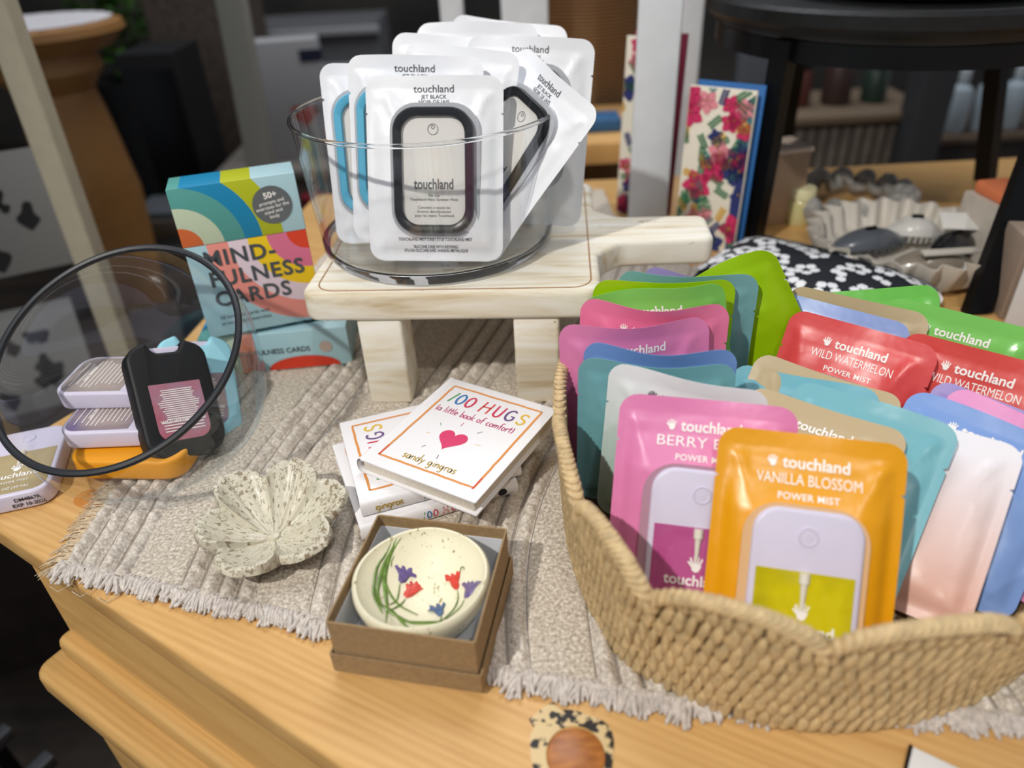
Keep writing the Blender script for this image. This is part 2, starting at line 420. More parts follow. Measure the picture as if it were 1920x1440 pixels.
# ------------------------------------------------------------------ woven runner
U = Vector((.951, -.309, 0)); V = Vector((.17, .985, 0))
FE = [(-.01, (-.330, .368)), (.2, (-.124, .303)), (.31, (-.022, .264)), (.42, (.085, .237)), (.50, (.165, .232)), (.60, (.25, .219)), (.72, (.37, .20))]
def front(s):
    for (a, p), (c, q) in zip(FE, FE[1:]):
        if s <= c or c == FE[-1][0]:
            t = (s - a) / (c - a); return p[0] + (q[0] - p[0]) * t, p[1] + (q[1] - p[1]) * t
S = np.arange(0, .70, .00135); 
T = np.concatenate([np.arange(0, .30, .0015), np.arange(.30, .80, .004)])
fx = np.array([front(s) for s in S])
lft = np.interp(T, [0, .08, .25, .8], [0, -.012, -.006, .0])           # slight bow of the left edge
SS, TT = np.meshgrid(S, T, indexing='ij')
ww = np.clip(SS / .3, 0, 1)
_k = np.clip(T / .24, 0, 1); _sl = -.20 + .50 * _k * _k * (3 - 2 * _k) - .2 * np.clip((T - .3) / .3, 0, 1)
sh = np.interp(TT, T, np.concatenate([[0], np.cumsum((_sl[1:] + _sl[:-1]) / 2 * np.diff(T))]))        # the cloth lies a little askew towards the right
X = fx[:, 0][:, None] + V.x * TT + lft[None, :] * (1 - ww) + sh * ww; Y = fx[:, 1][:, None] + V.y * TT
rng = np.random.default_rng(3)
def vnoise(x, y, seed=0):
    xi = np.floor(x).astype(int); yi = np.floor(y).astype(int); xf = x - xi; yf = y - yi
    def h(a, b):
        k = (a * 374761393 + b * 668265263 + seed * 1442695041) & 0x7fffffff
        k = ((k ^ (k >> 13)) * 1274126177) & 0x7fffffff
        return ((k ^ (k >> 16)) & 0xffff) / 65535.0
    u = xf * xf * (3 - 2 * xf); w = yf * yf * (3 - 2 * yf)
    return (h(xi, yi) * (1 - u) + h(xi + 1, yi) * u) * (1 - w) + (h(xi, yi + 1) * (1 - u) + h(xi + 1, yi + 1) * u) * w
per = .0935; ch = .056; ph = (SS + .001) % per
sub = ch / 4; q = (ph % sub) / sub; k4 = np.floor(ph / sub) + 7 * np.floor((SS + .001) / per)
prof = np.clip(np.sin(PI * np.clip((q - .1) / .8, 0, 1)), 0, 1) ** .6
lump = .25 + .85 * vnoise(TT / .0055 + k4 * 3.7, k4 * 1.0 + .5, 1) + .35 * vnoise(TT / .003, SS / .0035, 5)
chunk = .0062 * prof * lump
flat = .0011 * (.5 + .5 * np.sin(SS / .0031 * 2 * PI) * np.sin(TT / .0042 * 2 * PI + np.floor(SS / .0031) * 2.1)) + .0009 * vnoise(SS / .002, TT / .002, 9)
isch = ph < ch
Z = .0018 + np.where(isch, chunk, .0016 + flat) + .0006 * vnoise(SS / .05, TT / .05, 2)
edgef = np.clip(np.minimum(SS, .70 - SS) / .004, 0.1, 1); Z = Z * edgef
ns, nt_ = SS.shape
co = np.stack([X, Y, Z], -1).reshape(-1, 3)
idx = np.arange(ns * nt_).reshape(ns, nt_)
fq = np.stack([idx[:-1, :-1], idx[1:, :-1], idx[1:, 1:], idx[:-1, 1:]], -1).reshape(-1, 4)
cen = co[fq[:, 0]]; fq = fq[cen[:, 0] < np.interp(cen[:, 1], [.17, .40, .97], [.40, .36, .15])]
me = bpy.data.meshes.new('woven_cloth'); me.vertices.add(len(co)); me.vertices.foreach_set('co', co.ravel())
me.loops.add(fq.size); me.loops.foreach_set('vertex_index', fq.ravel().astype(np.int32))
me.polygons.add(len(fq)); me.polygons.foreach_set('loop_start', np.arange(0, fq.size, 4, dtype=np.int32))
me.update(calc_edges=True)
uvl = me.uv_layers.new(name='weave'); uv = np.stack([SS, TT], -1).reshape(-1, 2)[fq.ravel()]
uvl.data.foreach_set('uv', uv.astype(np.float32).ravel())
me.polygons.foreach_set('use_smooth', [True] * len(fq))
m = NT('runner_yarn'); uvn = m.coords('UV'); sx = m.n('ShaderNodeSeparateXYZ'); m.l(uvn, sx.inputs[0])
p_ = m.math('MODULO', m.math('ADD', sx.outputs[0], .001), per); ischn = m.math('LESS_THAN', p_, ch)
qq = m.math('DIVIDE', m.math('MODULO', p_, sub), sub); grv = m.math('GREATER_THAN', m.math('ABSOLUTE', m.math('SUBTRACT', qq, .5)), .42)
grv = m.math('MULTIPLY', grv, ischn)
vv = m.coords('Object'); n1 = m.noise(vv, 420, 3, .6); n2 = m.noise(vv, 30, 2)
yarn = m.ramp(n1, [(.30, lin('#a3978a')), (.52, lin('#cfc5b8')), (.72, lin('#efe9df'))])
fl = m.ramp(n1, [(.32, lin('#96897a')), (.5, lin('#c3b8a8')), (.68, lin('#e9e1d3'))])
c = m.mix(ischn, fl, yarn); c = m.mix(m.math('MULTIPLY', grv, .7), c, lin('#5c5147')); c = m.mix(m.math('MULTIPLY', n2, .25), c, lin('#b7aa9b'))
m.l(c, m.b.inputs[0]); m.b.inputs['Roughness'].default_value = .75; m.b.inputs['Sheen Weight'].default_value = .15; m.bump(n1, .5, .0008)
M_RUN = m.m; me.materials.append(M_RUN)
runner = thing('table_runner', 'beige and grey woven runner with chunky yarn stripes lying across the pine chest', 'table runner')
o = bpy.data.objects.new('woven_cloth', me); COL.objects.link(o); o.parent = runner
M_TUFT = mat('tuft_yarn', '#c9c0b8', .8, nz=.22, nscale=300)
M_STRAND = mat('strand_yarn', '#c9b79c', .8, nz=.25, nscale=300)
b = MB(); random.seed(5)
s = 0
while s < .70:
    p = front(s)
    if p[0] > .40: break
    big = 1 + .75 * noise.noise(Vector((s * 75, 0, 0)))
    for lay in range(3):
        L = random.uniform(.004, .0115) * big; a = random.uniform(-.55, .55) + 1.3 * noise.noise(Vector((s * 120, 4, 0)))
        d = (Vector((V.x, V.y, 0)) * -1 + U * a).normalized(); r = random.uniform(.0009, .0017)
        z0 = .0015 + lay * .0014; c = Vector((p[0] + random.uniform(-.001, .001), p[1], z0)) - d * .004
        b.tube([c, c + d * L * .55 + Vector((0, 0, .0012)), c + d * (L + .004) + Vector((0, 0, .0006 - z0 * .5))], [r, r * 1.25, r * .7], 6)
    s += .00130
o = b.build('fringe', M_TUFT, runner); o['kind'] = 'stuff'
b = MB()
t = 0
while t < .40:
    lf = float(np.interp(t, [0, .08, .25, .8], [0, -.012, -.006, 0]))
    p = Vector((fx[0, 0] + V.x * t + lf, fx[0, 1] + V.y * t, .0025)); L = random.uniform(.010, .019)
    d = (U * -1 + V * random.uniform(-1.3, -.2)).normalized()
    b.tube([p + U * .002, p + d * L * .5 + Vector((0, 0, .001)), p + d * L + Vector((0, 0, -.0018))], [.0004, .00035, .0002], 4)
    t += .0006
for q in ((.012, 1.5), (.03, .9), (.05, .6)):
    p = Vector((*front(q[0]), .002)); b.tube([p, p + Vector((.002, -.012, 0)), p + Vector((-.005, -.017, -.001)), p + Vector((-.013, -.012, -.001))], .0003, 4)
o = b.build('edge_strands', M_STRAND, runner); o['kind'] = 'stuff'
ZR = .0048        # height at which things rest on the runner

# ------------------------------------------------------------------ riser board
M_WW = whitewash('whitewashed_wood')
A = at(572, 553, .115); Bp = at(1100, 545, .115); rd = (Bp - A); rd.z = 0; ang = math.atan2(rd.y, rd.x)
riser = thing('riser_stand', 'whitewashed distressed wooden riser board on four legs under the glass bowl', 'riser stand', (A.x, A.y, 0), rz=ang)
BW, BD = .240, .262
Rr = Matrix.Rotation(-ang, 3, 'Z')
def rl(p): q = Rr @ (Vector(p) - Vector((A.x, A.y, 0))); return (q.x, q.y)
hy0, hy1 = .096, .158; hxE = .345
pts = [(-.006, 0), (BW, 0), (BW, hy0 - .022), (BW + .022, hy0), (hxE, hy0 + .004), (hxE, hy1), (BW + .022, hy1), (BW, hy1 + .02), (BW, BD), (0, BD)]
pl = round_poly(pts, [.014, .014, .018, .018, .010, .010, .018, .018, .014, .014], 6)
MB().prism(pl, .089, .115, .005, 4).build('board', M_WW, riser)
b = MB()    # worn line running just inside the rim
wl = round_poly([(.006, .006), (BW - .008, .006), (BW - .008, BD - .008), (.006, BD - .008)], .016, 6)
b.tube([(x, y, .1148) for x, y in wl], .0008, 6, closed=True); b.build('worn_groove', mat('bare_wood', '#a8815a', .7, nz=.2), riser)
for (x, y) in ((.056, .022), (.187, .022), (.056, BD - .03), (.187, BD - .03)):
    MB().box((x, y, .047), (.038, .038, .0845), bev=.003).build('leg', M_WW, riser)

# ------------------------------------------------------------------ trifle bowl
gx, gy, gz = -.060, .6445, .1155
M_GL = thin_glass('clear_glass'); 
M_SOLID = mat('solid_glass', '#ffffff', .0, trans=1, ior=1.45)
bowl = thing('trifle_bowl', 'large straight-sided clear glass bowl full of white packs standing on the riser', 'glass bowl', (gx, gy, gz))
MB().lathe([(.1045, .012), (.1085, .06), (.1122, .1145), (.1128, .1165), (.1118, .1178), (.1106, .1165), (.1100, .1145), (.1063, .06), (.1022, .0145)], 96).build('wall', M_GL, bowl)
MB().lathe([(0.0001, .0005), (.094, 0), (.101, .002), (.1048, .008), (.1045, .0125), (.1015, .0118), (.098, .0092), (.09, .0072), (.0001, .007)], 96).build('base', M_SOLID, bowl, label='thick refracting glass base')
b = MB(); b.lathe([(.1121 + .0018 * math.cos(2 * PI * k / 10), .1168 + .0018 * math.sin(2 * PI * k / 10)) for k in range(10)], 96, closed=True)
b.build('rim', M_SOLID, bowl, label='rounded refracting glass lip')

# ------------------------------------------------------------------ books
M_BOOK = mat('book_cover', '#f1eff1', .35, bump=.15, bscale=900); M_PAGE = mat('page_block', '#ddd5c8', .8, nz=.08, nscale=500)
INK = [mat('ink_' + n, c, .5) for n, c in (('green', '#3f9a5f'), ('blue', '#2f74b5'), ('crimson', '#cf3358'), ('red', '#d8443f'), ('purple', '#6a4b83'), ('yellow', '#e0b93c'), ('orange', '#df9248'), ('gold', '#b89a3a'), ('rose', '#c44a78'), ('pink', '#dc3a6c'))]
BKW, BKH, BKT = .103, .1185, .013
def book(label, origin, yaw, full):
    t = thing('hardcover_book', label, 'book', origin, rz=yaw, group='white picture-cover gift books in a pile')
    b = MB()
    b.prism(rrect(BKW - .006, BKH, .0012, 2, BKW / 2 + .003, BKH / 2), 0, .0016, .0004)
    b.prism(rrect(BKW - .006, BKH, .0012, 2, BKW / 2 + .003, BKH / 2), BKT - .0016, BKT, .0004)
    pr = []                                                          # rounded spine with hinge groove
    for k in range(21):
        a = PI / 2 + PI * k / 20; pr.append((.0035 + .0035 * math.cos(a), BKT / 2 + (BKT / 2) * math.sin(a)))
    inner = [(x + .0012, z * .8 + BKT * .1) for x, z in reversed(pr)]
    ring = [(.0068, BKT - .0003)] + pr + [(.0068, .0003), (.0068, .0014)] + list(reversed(inner)) [::-1] + [(.0068, BKT - .0014)]
    n = len(ring)
    b.add([(x, 0, z) for x, z in ring] + [(x, BKH, z) for x, z in ring], [(i, (i + 1) % n, n + (i + 1) % n, n + i) for i in range(n)])
    m = len(pr)
    b.build('cover', M_BOOK, t)
    MB().prism(rrect(BKW - .007, BKH - .005, .0006, 1, BKW / 2 + .0005, BKH / 2), .0017, BKT - .0017, 0).build('page_block', M_PAGE, t, smooth=False)
    z = BKT + .00018; fn = lambda x, y: (x, y, z)
    b = MB(); x0, x1, y0, y1 = .013, BKW - .009, .011, BKH - .009
    b.k = 6
    rn = random.Random(3)
    for (a, c) in (((x0, y0), (x1, y0 + .001)), ((x1, y0), (x1, y1)), ((x1, y1), (x0, y1)), ((x0, y1), (x0, y0))):
        P = [(a[0] + (c[0] - a[0]) * k / 14 + rn.uniform(-.0002, .0002), a[1] + (c[1] - a[1]) * k / 14 + rn.uniform(-.0002, .0002)) for k in range(15)]
        ribbon(b, P, .0019, fn)
    b.k = 3
    for (cx, cy) in ((x0, y0), (x1, y0)): ribbon(b, [(cx - .0004, cy - .0006), (cx, cy + .012)], .0013, lambda x, y: (x, y, z + .0001))
    strokes(b, '100 HUGS', .0142, .0185, .0885, .0019, fn, [0, 1, 2, 3, 2, 4, 5], rot=-.02, sp=1.02)
    if full:
        b.k = 8; strokes(b, '(a little book of comfort)', .0080, .0165, .0755, .0009, fn, None, rot=.0, sp=.92)
        b.k = 7; strokes(b, 'sandy gingras', .0085, .029, .0165, .0010, fn, None, rot=.02, sp=1.0)
        b.k = 9; H = []
        for k in range(40):
            a = 2 * PI * k / 40; hx_ = 16 * math.sin(a) ** 3; hy_ = 13 * math.cos(a) - 5 * math.cos(2 * a) - 2 * math.cos(3 * a) - math.cos(4 * a)
            H.append((.0505 + hx_ * .00072, .049 + hy_ * .00078, z))
        b.add(H, [tuple(reversed(range(40)))])
        for k, (dx, dy) in enumerate(((-.017, .012), (-.003, .018), (.013, .016), (.019, .004), (-.019, .0), (-.013, -.013), (.002, -.018))):
            b.k = [0, 2, 4, 5, 5, 4, 4][k]; L = math.hypot(dx, dy)
            ribbon(b, [(.0505 + dx, .048 + dy), (.0505 + dx * (1 + .0035 / L) + .0006, .048 + dy * (1 + .0045 / L))], .0006, fn)
    b.build('cover_print', INK, t, smooth=False, label='painted lettering and orange frame')
    # lettering along the spine, read from the bottom of the book towards the top
    fs = lambda x, y: (-.00045 + .0035 - .0035 * math.cos(math.asin(max(-1, min(1, (y - BKT / 2) / (BKT / 2))))), BKH - x, y)
    b = MB(); strokes(b, 'gingras', .0078, .010, .0048, .0009, fs, None, sp=.9); b.build('author_lettering', INK[7], t, smooth=False)
    b = MB()
    strokes(b, '100 HUGS', .0068, .0445, .0033, .0008, fs, [0, 1, 2, 3, 2, 4, 5], sp=1.1)
    b.build('spine_title', INK, t, smooth=False)
    b = MB(); b.add([fs(x, y) for x, y in arc(.106, .0065, .0035, .0032, 0, 360, 12)[:-1]], [tuple(range(12))])
    b.build('publisher_emblem', M_INKB, t, smooth=False)
    return t
def p2(x, y, z): return (x, y, z)
book('white hardcover lying lowest in the pile of three small books, tucked under the other two', (.0005, .4125, ZR), math.radians(110.6), False)
book('white hardcover midway in the pile of three small books, spine reading gingras', (.0035, .4155, ZR + BKT + .0006), math.radians(107.4), False)
book('white hardcover with a pink heart and 100 HUGS title topmost of the book pile', (-.1158, .4163, ZR + 2 * BKT + .0012), math.radians(-32.0), True)

# ------------------------------------------------------------------ gift box, its lid, the tulip dish
M_KR = mat('kraft_card', '#9a7f5b', .8, nz=.12, nscale=300, bump=.1); M_KRI = mat('white_tissue', '#dcdfe6', .8)
bc = Vector((-.0596, .303, ZR)); yaw = math.radians(-12.9)
def tray(w, d, h, t, m, name, parent, z=0, flare=0):
    b = MB(); o_ = lambda k, s: [(-s * w / 2 * k, -d / 2 * k), (w / 2 * k, -d / 2 * k), (w / 2 * k, d / 2 * k), (-w / 2 * k, d / 2 * k)]
    O = rrect(w, d, .0015, 2); I = rrect(w - 2 * t, d - 2 * t, .0008, 2); n = len(O)
    vs = [(x, y, z) for x, y in O] + [(x, y, z + h) for x, y in O] + [(x, y, z + h) for x, y in I] + [(x, y, z + t) for x, y in I]
    f = []
    for r in range(3):
        for i in range(n): j = (i + 1) % n; f.append((r * n + i, r * n + j, (r + 1) * n + j, (r + 1) * n + i))
    f.append(tuple(reversed(range(n)))); f.append(tuple(3 * n + i for i in range(n)))
    b.add(vs, f); return b.build(name, m, parent, smooth=25)
lid = tray(.0905, .0905, .0150, .0011, M_KR, 'box_lid', None); lid.location = bc; lid.rotation_euler = (0, 0, yaw)
tag(lid, 'brown kraft card lid turned upside down underneath the open gift box', 'box lid')
gb = thing('gift_box', 'small square open brown kraft box lined in white, holding the tulip dish', 'gift box', bc + Vector((0, 0, .0014)), rz=yaw)
tray(.0865, .0865, .0400, .0011, M_KR, 'box_tray', gb)
tray(.0840, .0840, .0300, .0006, M_KRI, 'liner', gb, z=.0013)
ZD = bc.z + .0040; RD = .0405
def dz(r): return .0125 + .0225 * (min(r, .0375) / .0375) ** 2.1
prof = [(.0001, .0005), (.018, 0), (.024, .0015), (.033, .012), (.039, .024), (.0408, .032), (.0405, .0352), (.0392, .0366), (.0379, .0362)]
prof += [(.0375 * (1 - k / 14), dz(.0375 * (1 - k / 14))) for k in range(14)] + [(.0001, dz(0))]
m = NT('cream_stoneware'); v = m.coords(scale=(1, .45, 1)); f = m.noise(v, 330, 3, .6); g = m.noise(m.coords(), 45, 2)
sp = m.ramp(f, [(.34, (1, 1, 1, 1)), (.385, (0, 0, 0, 1))]); msk = m.ramp(g, [(.42, (0, 0, 0, 1)), (.6, (1, 1, 1, 1))])
c = m.mix(m.math('MULTIPLY', sp, msk), lin('#efe8cb'), lin('#93864f')); m.l(c, m.b.inputs[0]); m.b.inputs['Roughness'].default_value = .5; m.bump(f, .1, .0008)
dc = Vector((-.0603, .3022, ZD))
dish = thing('trinket_dish', 'round cream pottery dish painted with red, purple and blue tulips in the kraft box', 'dish', dc)
MB().lathe(prof, 96, rfun=lambda t, r, z: 1 + .012 * math.sin(2 * t + 1) + .006 * math.sin(5 * t)).build('bowl', m.m, dish)
def ondish(X, Y, lift=.0004):
    px, py = 660 + X / 6.857, 980 + Y / 6.857; z = .025
    for _ in range(8):
        p = at(px, py, ZD + z); r = math.hypot(p.x - dc.x, p.y - dc.y); z = z * .4 + (dz(r) + lift) * .6
    return (p.x - dc.x, p.y - dc.y, z)
def leafstroke(b, pts, w):
    n = 14; P = []
    for i in range(n + 1):
        t = i / n * (len(pts) - 1); k = min(int(t), len(pts) - 2); u = t - k
        p0 = pts[max(k - 1, 0)]; p1 = pts[k]; q2 = pts[k + 1]; p3 = pts[min(k + 2, len(pts) - 1)]
        P.append([.5 * ((2 * p1[a]) + (-p0[a] + q2[a]) * u + (2 * p0[a] - 5 * p1[a] + 4 * q2[a] - p3[a]) * u * u + (-p0[a] + 3 * p1[a] - 3 * q2[a] + p3[a]) * u ** 3) for a in (0, 1)])
    vs = []
    for i, p in enumerate(P):
        d = Vector((P[min(i + 1, n)][0] - P[max(i - 1, 0)][0], P[min(i + 1, n)][1] - P[max(i - 1, 0)][1])).normalized()
        ww = w(i / n) / 2; q = Vector((-d.y, d.x)) * ww
        vs += [ondish(p[0] + q.x, p[1] + q.y, .0003), ondish(p[0], p[1], .0011), ondish(p[0] - q.x, p[1] - q.y, .0003)]
    f = []
    for i in range(n): a = 3 * i; f += [(a, a + 1, a + 4, a + 3), (a + 1, a + 2, a + 5, a + 4)]
    b.add(vs, f)
M_LEAF = mat('leaf_glaze', '#6b8a3c', .35, nz=.35, nscale=250)
b = MB(); lw = lambda m_: (lambda t: m_ * (.15 + math.sin(PI * min(1, t * .96 + .02)) ** .8))
for pts, w in (([(535, 180), (440, 400), (330, 560), (290, 760), (280, 920), (360, 1090), (400, 1160)], 34), ([(575, 200), (520, 330), (410, 560), (350, 760), (330, 900), (390, 1080)], 48),
               ([(640, 190), (560, 300), (470, 480), (420, 700), (430, 900), (455, 1090), (440, 1290)], 50), ([(540, 240), (500, 420), (430, 640), (440, 800), (520, 960), (640, 1080), (850, 1180)], 26),
               ([(545, 420), (510, 500), (505, 570)], 16), ([(300, 840), (340, 1000), (460, 1120), (640, 1230), (800, 1290), (1050, 1290), (1310, 1255)], 30),
               ([(480, 1090), (600, 1220), (700, 1330), (800, 1375)], 34), ([(640, 1240), (760, 1270), (1000, 1270), (1150, 1265)], 20),
               ([(615, 775), (600, 900), (570, 1000), (480, 1050)], 20), ([(685, 975), (640, 1040), (560, 1090), (510, 1110)], 22),
               ([(1352, 870), (1365, 960), (1320, 1090), (1200, 1220), (1130, 1280)], 22), ([(1440, 985), (1400, 1070), (1300, 1170), (1200, 1240)], 16), ([(1145, 1200), (1145, 1240), (1110, 1280)], 22), ([(1385, 640), (1400, 580), (1430, 570), (1440, 610)], 14)):
    leafstroke(b, pts, lw(w))
b.build('leaves', M_LEAF, dish, label='green painted relief stems and leaves')
def tulip(out, cx, cy, lines, m, lab):
    b = MB(); n = len(out); vs = [ondish(x, y, .0003) for x, y in out]; vs2 = [ondish(cx + (x - cx) * .72, cy + (y - cy) * .72, .0016) for x, y in out]
    b.add(vs + vs2 + [ondish(cx, cy, .0019)], [(i, (i + 1) % n, n + (i + 1) % n, n + i) for i in range(n)] + [(n + i, n + (i + 1) % n, 2 * n) for i in range(n)])
    b.build('tulip', m, dish, label=lab)
    return b
MP = mat('tulip_purple', '#6b5a8e', .35, nz=.2, nscale=400); MR = mat('tulip_red', '#d6483b', .35, nz=.2, nscale=400); MBl = mat('tulip_blue', '#3f5f8c', .35, nz=.2, nscale=400)
tulip([(545, 560), (575, 535), (600, 575), (632, 590), (645, 545), (680, 560), (700, 610), (730, 580), (775, 580), (775, 640), (830, 670), (830, 710), (790, 690), (740, 700), (690, 770), (630, 780), (595, 740), (600, 660), (570, 600)], 670, 670, [], MP, 'purple tulip, upper left')
tulip([(690, 790), (715, 780), (740, 800), (740, 755), (770, 750), (790, 790), (830, 745), (860, 790), (880, 800), (890, 830), (925, 850), (880, 870), (840, 900), (770, 950), (700, 970), (660, 930), (670, 890), (700, 860)], 760, 860, [], MR, 'red tulip, left')
tulip([(1190, 670), (1230, 665), (1270, 690), (1275, 645), (1310, 660), (1335, 680), (1345, 620), (1390, 630), (1385, 700), (1370, 760), (1380, 810), (1360, 860), (1320, 860), (1280, 820), (1250, 750), (1205, 750)], 1310, 740, [], MR, 'red tulip, right')
tulip([(1405, 790), (1440, 760), (1475, 780), (1490, 745), (1520, 770), (1550, 740), (1560, 775), (1610, 745), (1670, 755), (1620, 790), (1580, 850), (1540, 920), (1490, 965), (1440, 975), (1440, 930), (1455, 850)], 1500, 840, [], MP, 'purple tulip, far right')
tulip([(965, 1130), (1000, 1110), (995, 1060), (1040, 1065), (1080, 1090), (1080, 1040), (1120, 1035), (1145, 1080), (1175, 1015), (1205, 1045), (1175, 1090), (1180, 1150), (1150, 1200), (1110, 1200), (1070, 1160), (1030, 1130)], 1115, 1130, [], MBl, 'blue tulip')

# ------------------------------------------------------------------ petal dish
pc = Vector((-.1735, .3770, ZR - .002))
tips = [(183, .050, .031), (136, .057, .037), (74, .0525, .039), (17, .055, .037), (-31, .052, .031), (-104, .049, .029)]
tips.sort(key=lambda a: a[0]); bnd = []
for i, a in enumerate(tips):
    nx_ = tips[(i + 1) % 6]; nxa = nx_[0] + (360 if i == 5 else 0); bnd.append((a[0] + nxa) / 2)
def petal_R(deg):
    best = None
    for i, (a, R_, h) in enumerate(tips):
        lo = bnd[i - 1] - (360 if i == 0 else 0); hi = bnd[i]
        d = deg
        while d < lo: d += 360
        while d >= lo + 360: d -= 360
        if lo <= d < hi:
            t = (d - a) / (hi - a) if d > a else (d - a) / (a - lo)
            i2 = (i + 1) % 6 if t > 0 else i - 1
            vr = .735 * (R_ + tips[i2][1]) / 2; vh = .8 * (h + tips[i2][2]) / 2
            k = (1 - abs(t) ** 2.3) if abs(t) > .3 else 1 - .3 ** 2.3 + (.3 - abs(t)) * .55; k /= (1 - .3 ** 2.3 + .165)
            return vr + (R_ - vr) * k, vh + (h - vh) * k, t
NR, NA = 26, 240
b = MB(); top = []; bot = []
for i in range(NR + 1):
    q = i / NR
    for k in range(NA):
        dg = 360 * k / NA - 180; Rm, hm, t = petal_R(dg); r = Rm * q; a = math.radians(dg)
        z = .0055 + (hm - .0055) * (q ** 1.75)
        z += .0022 * t * q * min(1, q * 2) + .0035 * q * q * (abs(t) ** 2 - .4) + .0012 * math.exp(-((t - 1) / .12) ** 2) * min(1, q * 4) - .0012 * math.exp(-(abs(t) / .06) ** 2) * (q > .15)
        z += .0007 * math.sin(t * 15) * q * (1 - abs(t)) + .0005 * noise.noise(Vector((r * 300 * math.cos(a), r * 300 * math.sin(a), 1)))
        if q < .12: z = .0055 + .0022 * math.cos(q / .12 * PI / 2) ** .5 if q < .119 else z
        if q > .9: z -= .0028 * ((q - .9) / .1) ** 2
        rr = r * (1 + .01 * noise.noise(Vector((a * 3, q, 5))))
        top.append((rr * math.cos(a), rr * math.sin(a), z))
        rb = r * 1.0 + (.0018 if q > .2 else 0) * q; bz = max(.001 + (hm - .009) * (q ** 2.6), .0008 + .0002 * q)
        bot.append((rb * math.cos(a), rb * math.sin(a), bz))
vs = top + bot; f = []
for i in range(NR):
    for k in range(NA):
        j = (k + 1) % NA; f.append((i * NA + k, (i + 1) * NA + k, (i + 1) * NA + j, i * NA + j)); o_ = len(top); f.append((o_ + i * NA + k, o_ + i * NA + j, o_ + (i + 1) * NA + j, o_ + (i + 1) * NA + k))
for k in range(NA): j = (k + 1) % NA; f.append((NR * NA + k, len(top) + NR * NA + k, len(top) + NR * NA + j, NR * NA + j))
b.add(vs, f)
m = NT('speckled_glaze'); tc = m.n('ShaderNodeTexCoord'); sx = m.n('ShaderNodeSeparateXYZ'); m.l(tc.outputs['Object'], sx.inputs[0])
an = m.math('ARCTAN2', sx.outputs[1], sx.outputs[0]); rr_ = m.math('SQRT', m.math('ADD', m.math('POWER', m.math('ABSOLUTE', sx.outputs[0]), 2.0), m.math('POWER', m.math('ABSOLUTE', sx.outputs[1]), 2.0)))
cb = m.n('ShaderNodeCombineXYZ'); m.l(m.math('MULTIPLY', an, 9.0), cb.inputs[0]); m.l(m.math('MULTIPLY', rr_, 110.0), cb.inputs[1])
streak = m.ramp(m.noise(cb.outputs[0], 1.7, 3, .6), [(.385, (1, 1, 1, 1)), (.43, (0, 0, 0, 1))])
sn = m.ramp(m.noise(m.coords(), 330, 3, .6), [(.40, (1, 1, 1, 1)), (.46, (0, 0, 0, 1))])
edge_ = m.ramp(rr_, [(.030, (.1, .1, .1, 1)), (.046, (.85, .85, .85, 1))])
f_ = m.math('MAXIMUM', m.math('MULTIPLY', streak, .85), m.math('MULTIPLY', sn, edge_))
c = m.mix(f_, lin('#d0cab6'), lin('#7d6a4c')); m.l(c, m.b.inputs[0]); m.b.inputs['Roughness'].default_value = .4; m.b.inputs['Coat Weight'].default_value = .15
m.bump(f_, -.25, .0006)
pd = thing('petal_dish', 'flower-shaped speckled cream ceramic dish with six petals on the woven runner', 'dish', pc)
b.build('petal_bowl', m.m, pd, smooth=60)
MB().lathe([(.0046, .004), (.0048, .0068), (.0040, .0082), (.0020, .0088), (.0001, .0089)], 28).build('center_button', m.m, pd)

# ------------------------------------------------------------------ card boxes
CW, CH, CDp = .1035, .137, .041
def arcmat(name, cx, cz, stops):
    if name in MATS: return MATS[name]
    m = NT(name); tc = m.n('ShaderNodeTexCoord'); sx = m.n('ShaderNodeSeparateXYZ'); m.l(tc.outputs['Object'], sx.inputs[0])
    dx = m.math('SUBTRACT', sx.outputs[0], cx); dz_ = m.math('SUBTRACT', sx.outputs[2], cz)
    r = m.math('SQRT', m.math('ADD', m.math('MULTIPLY', dx, dx), m.math('MULTIPLY', dz_, dz_)))
    st = [(0, lin(stops[0][1]))]
    for (r0, _), (_, c) in zip(stops, stops[1:]): st.append((r0 / .2, lin(c)))
    m.l(m.ramp(m.math('DIVIDE', r, .2), st, 'CONSTANT'), m.b.inputs[0]); m.b.inputs['Roughness'].default_value = .4
    MATS[name] = m.m; return m.m
SEAM = .0865
M_A1 = arcmat('card_art_lid', 0, SEAM, [(.0167, '#dd6f3a'), (.0343, '#c9d6b8'), (.0515, '#57a098'), (.066, '#1287b4'), (.0836, '#b8bf1a'), (9, '#b4d6de')])
M_A2 = arcmat('card_art_base', CW, SEAM, [(.0167, '#d8401f'), (.034, '#d8708f'), (.0505, '#efc715'), (.067, '#e3cfd9'), (.0845, '#e99286'), (9, '#a9cdd6')])
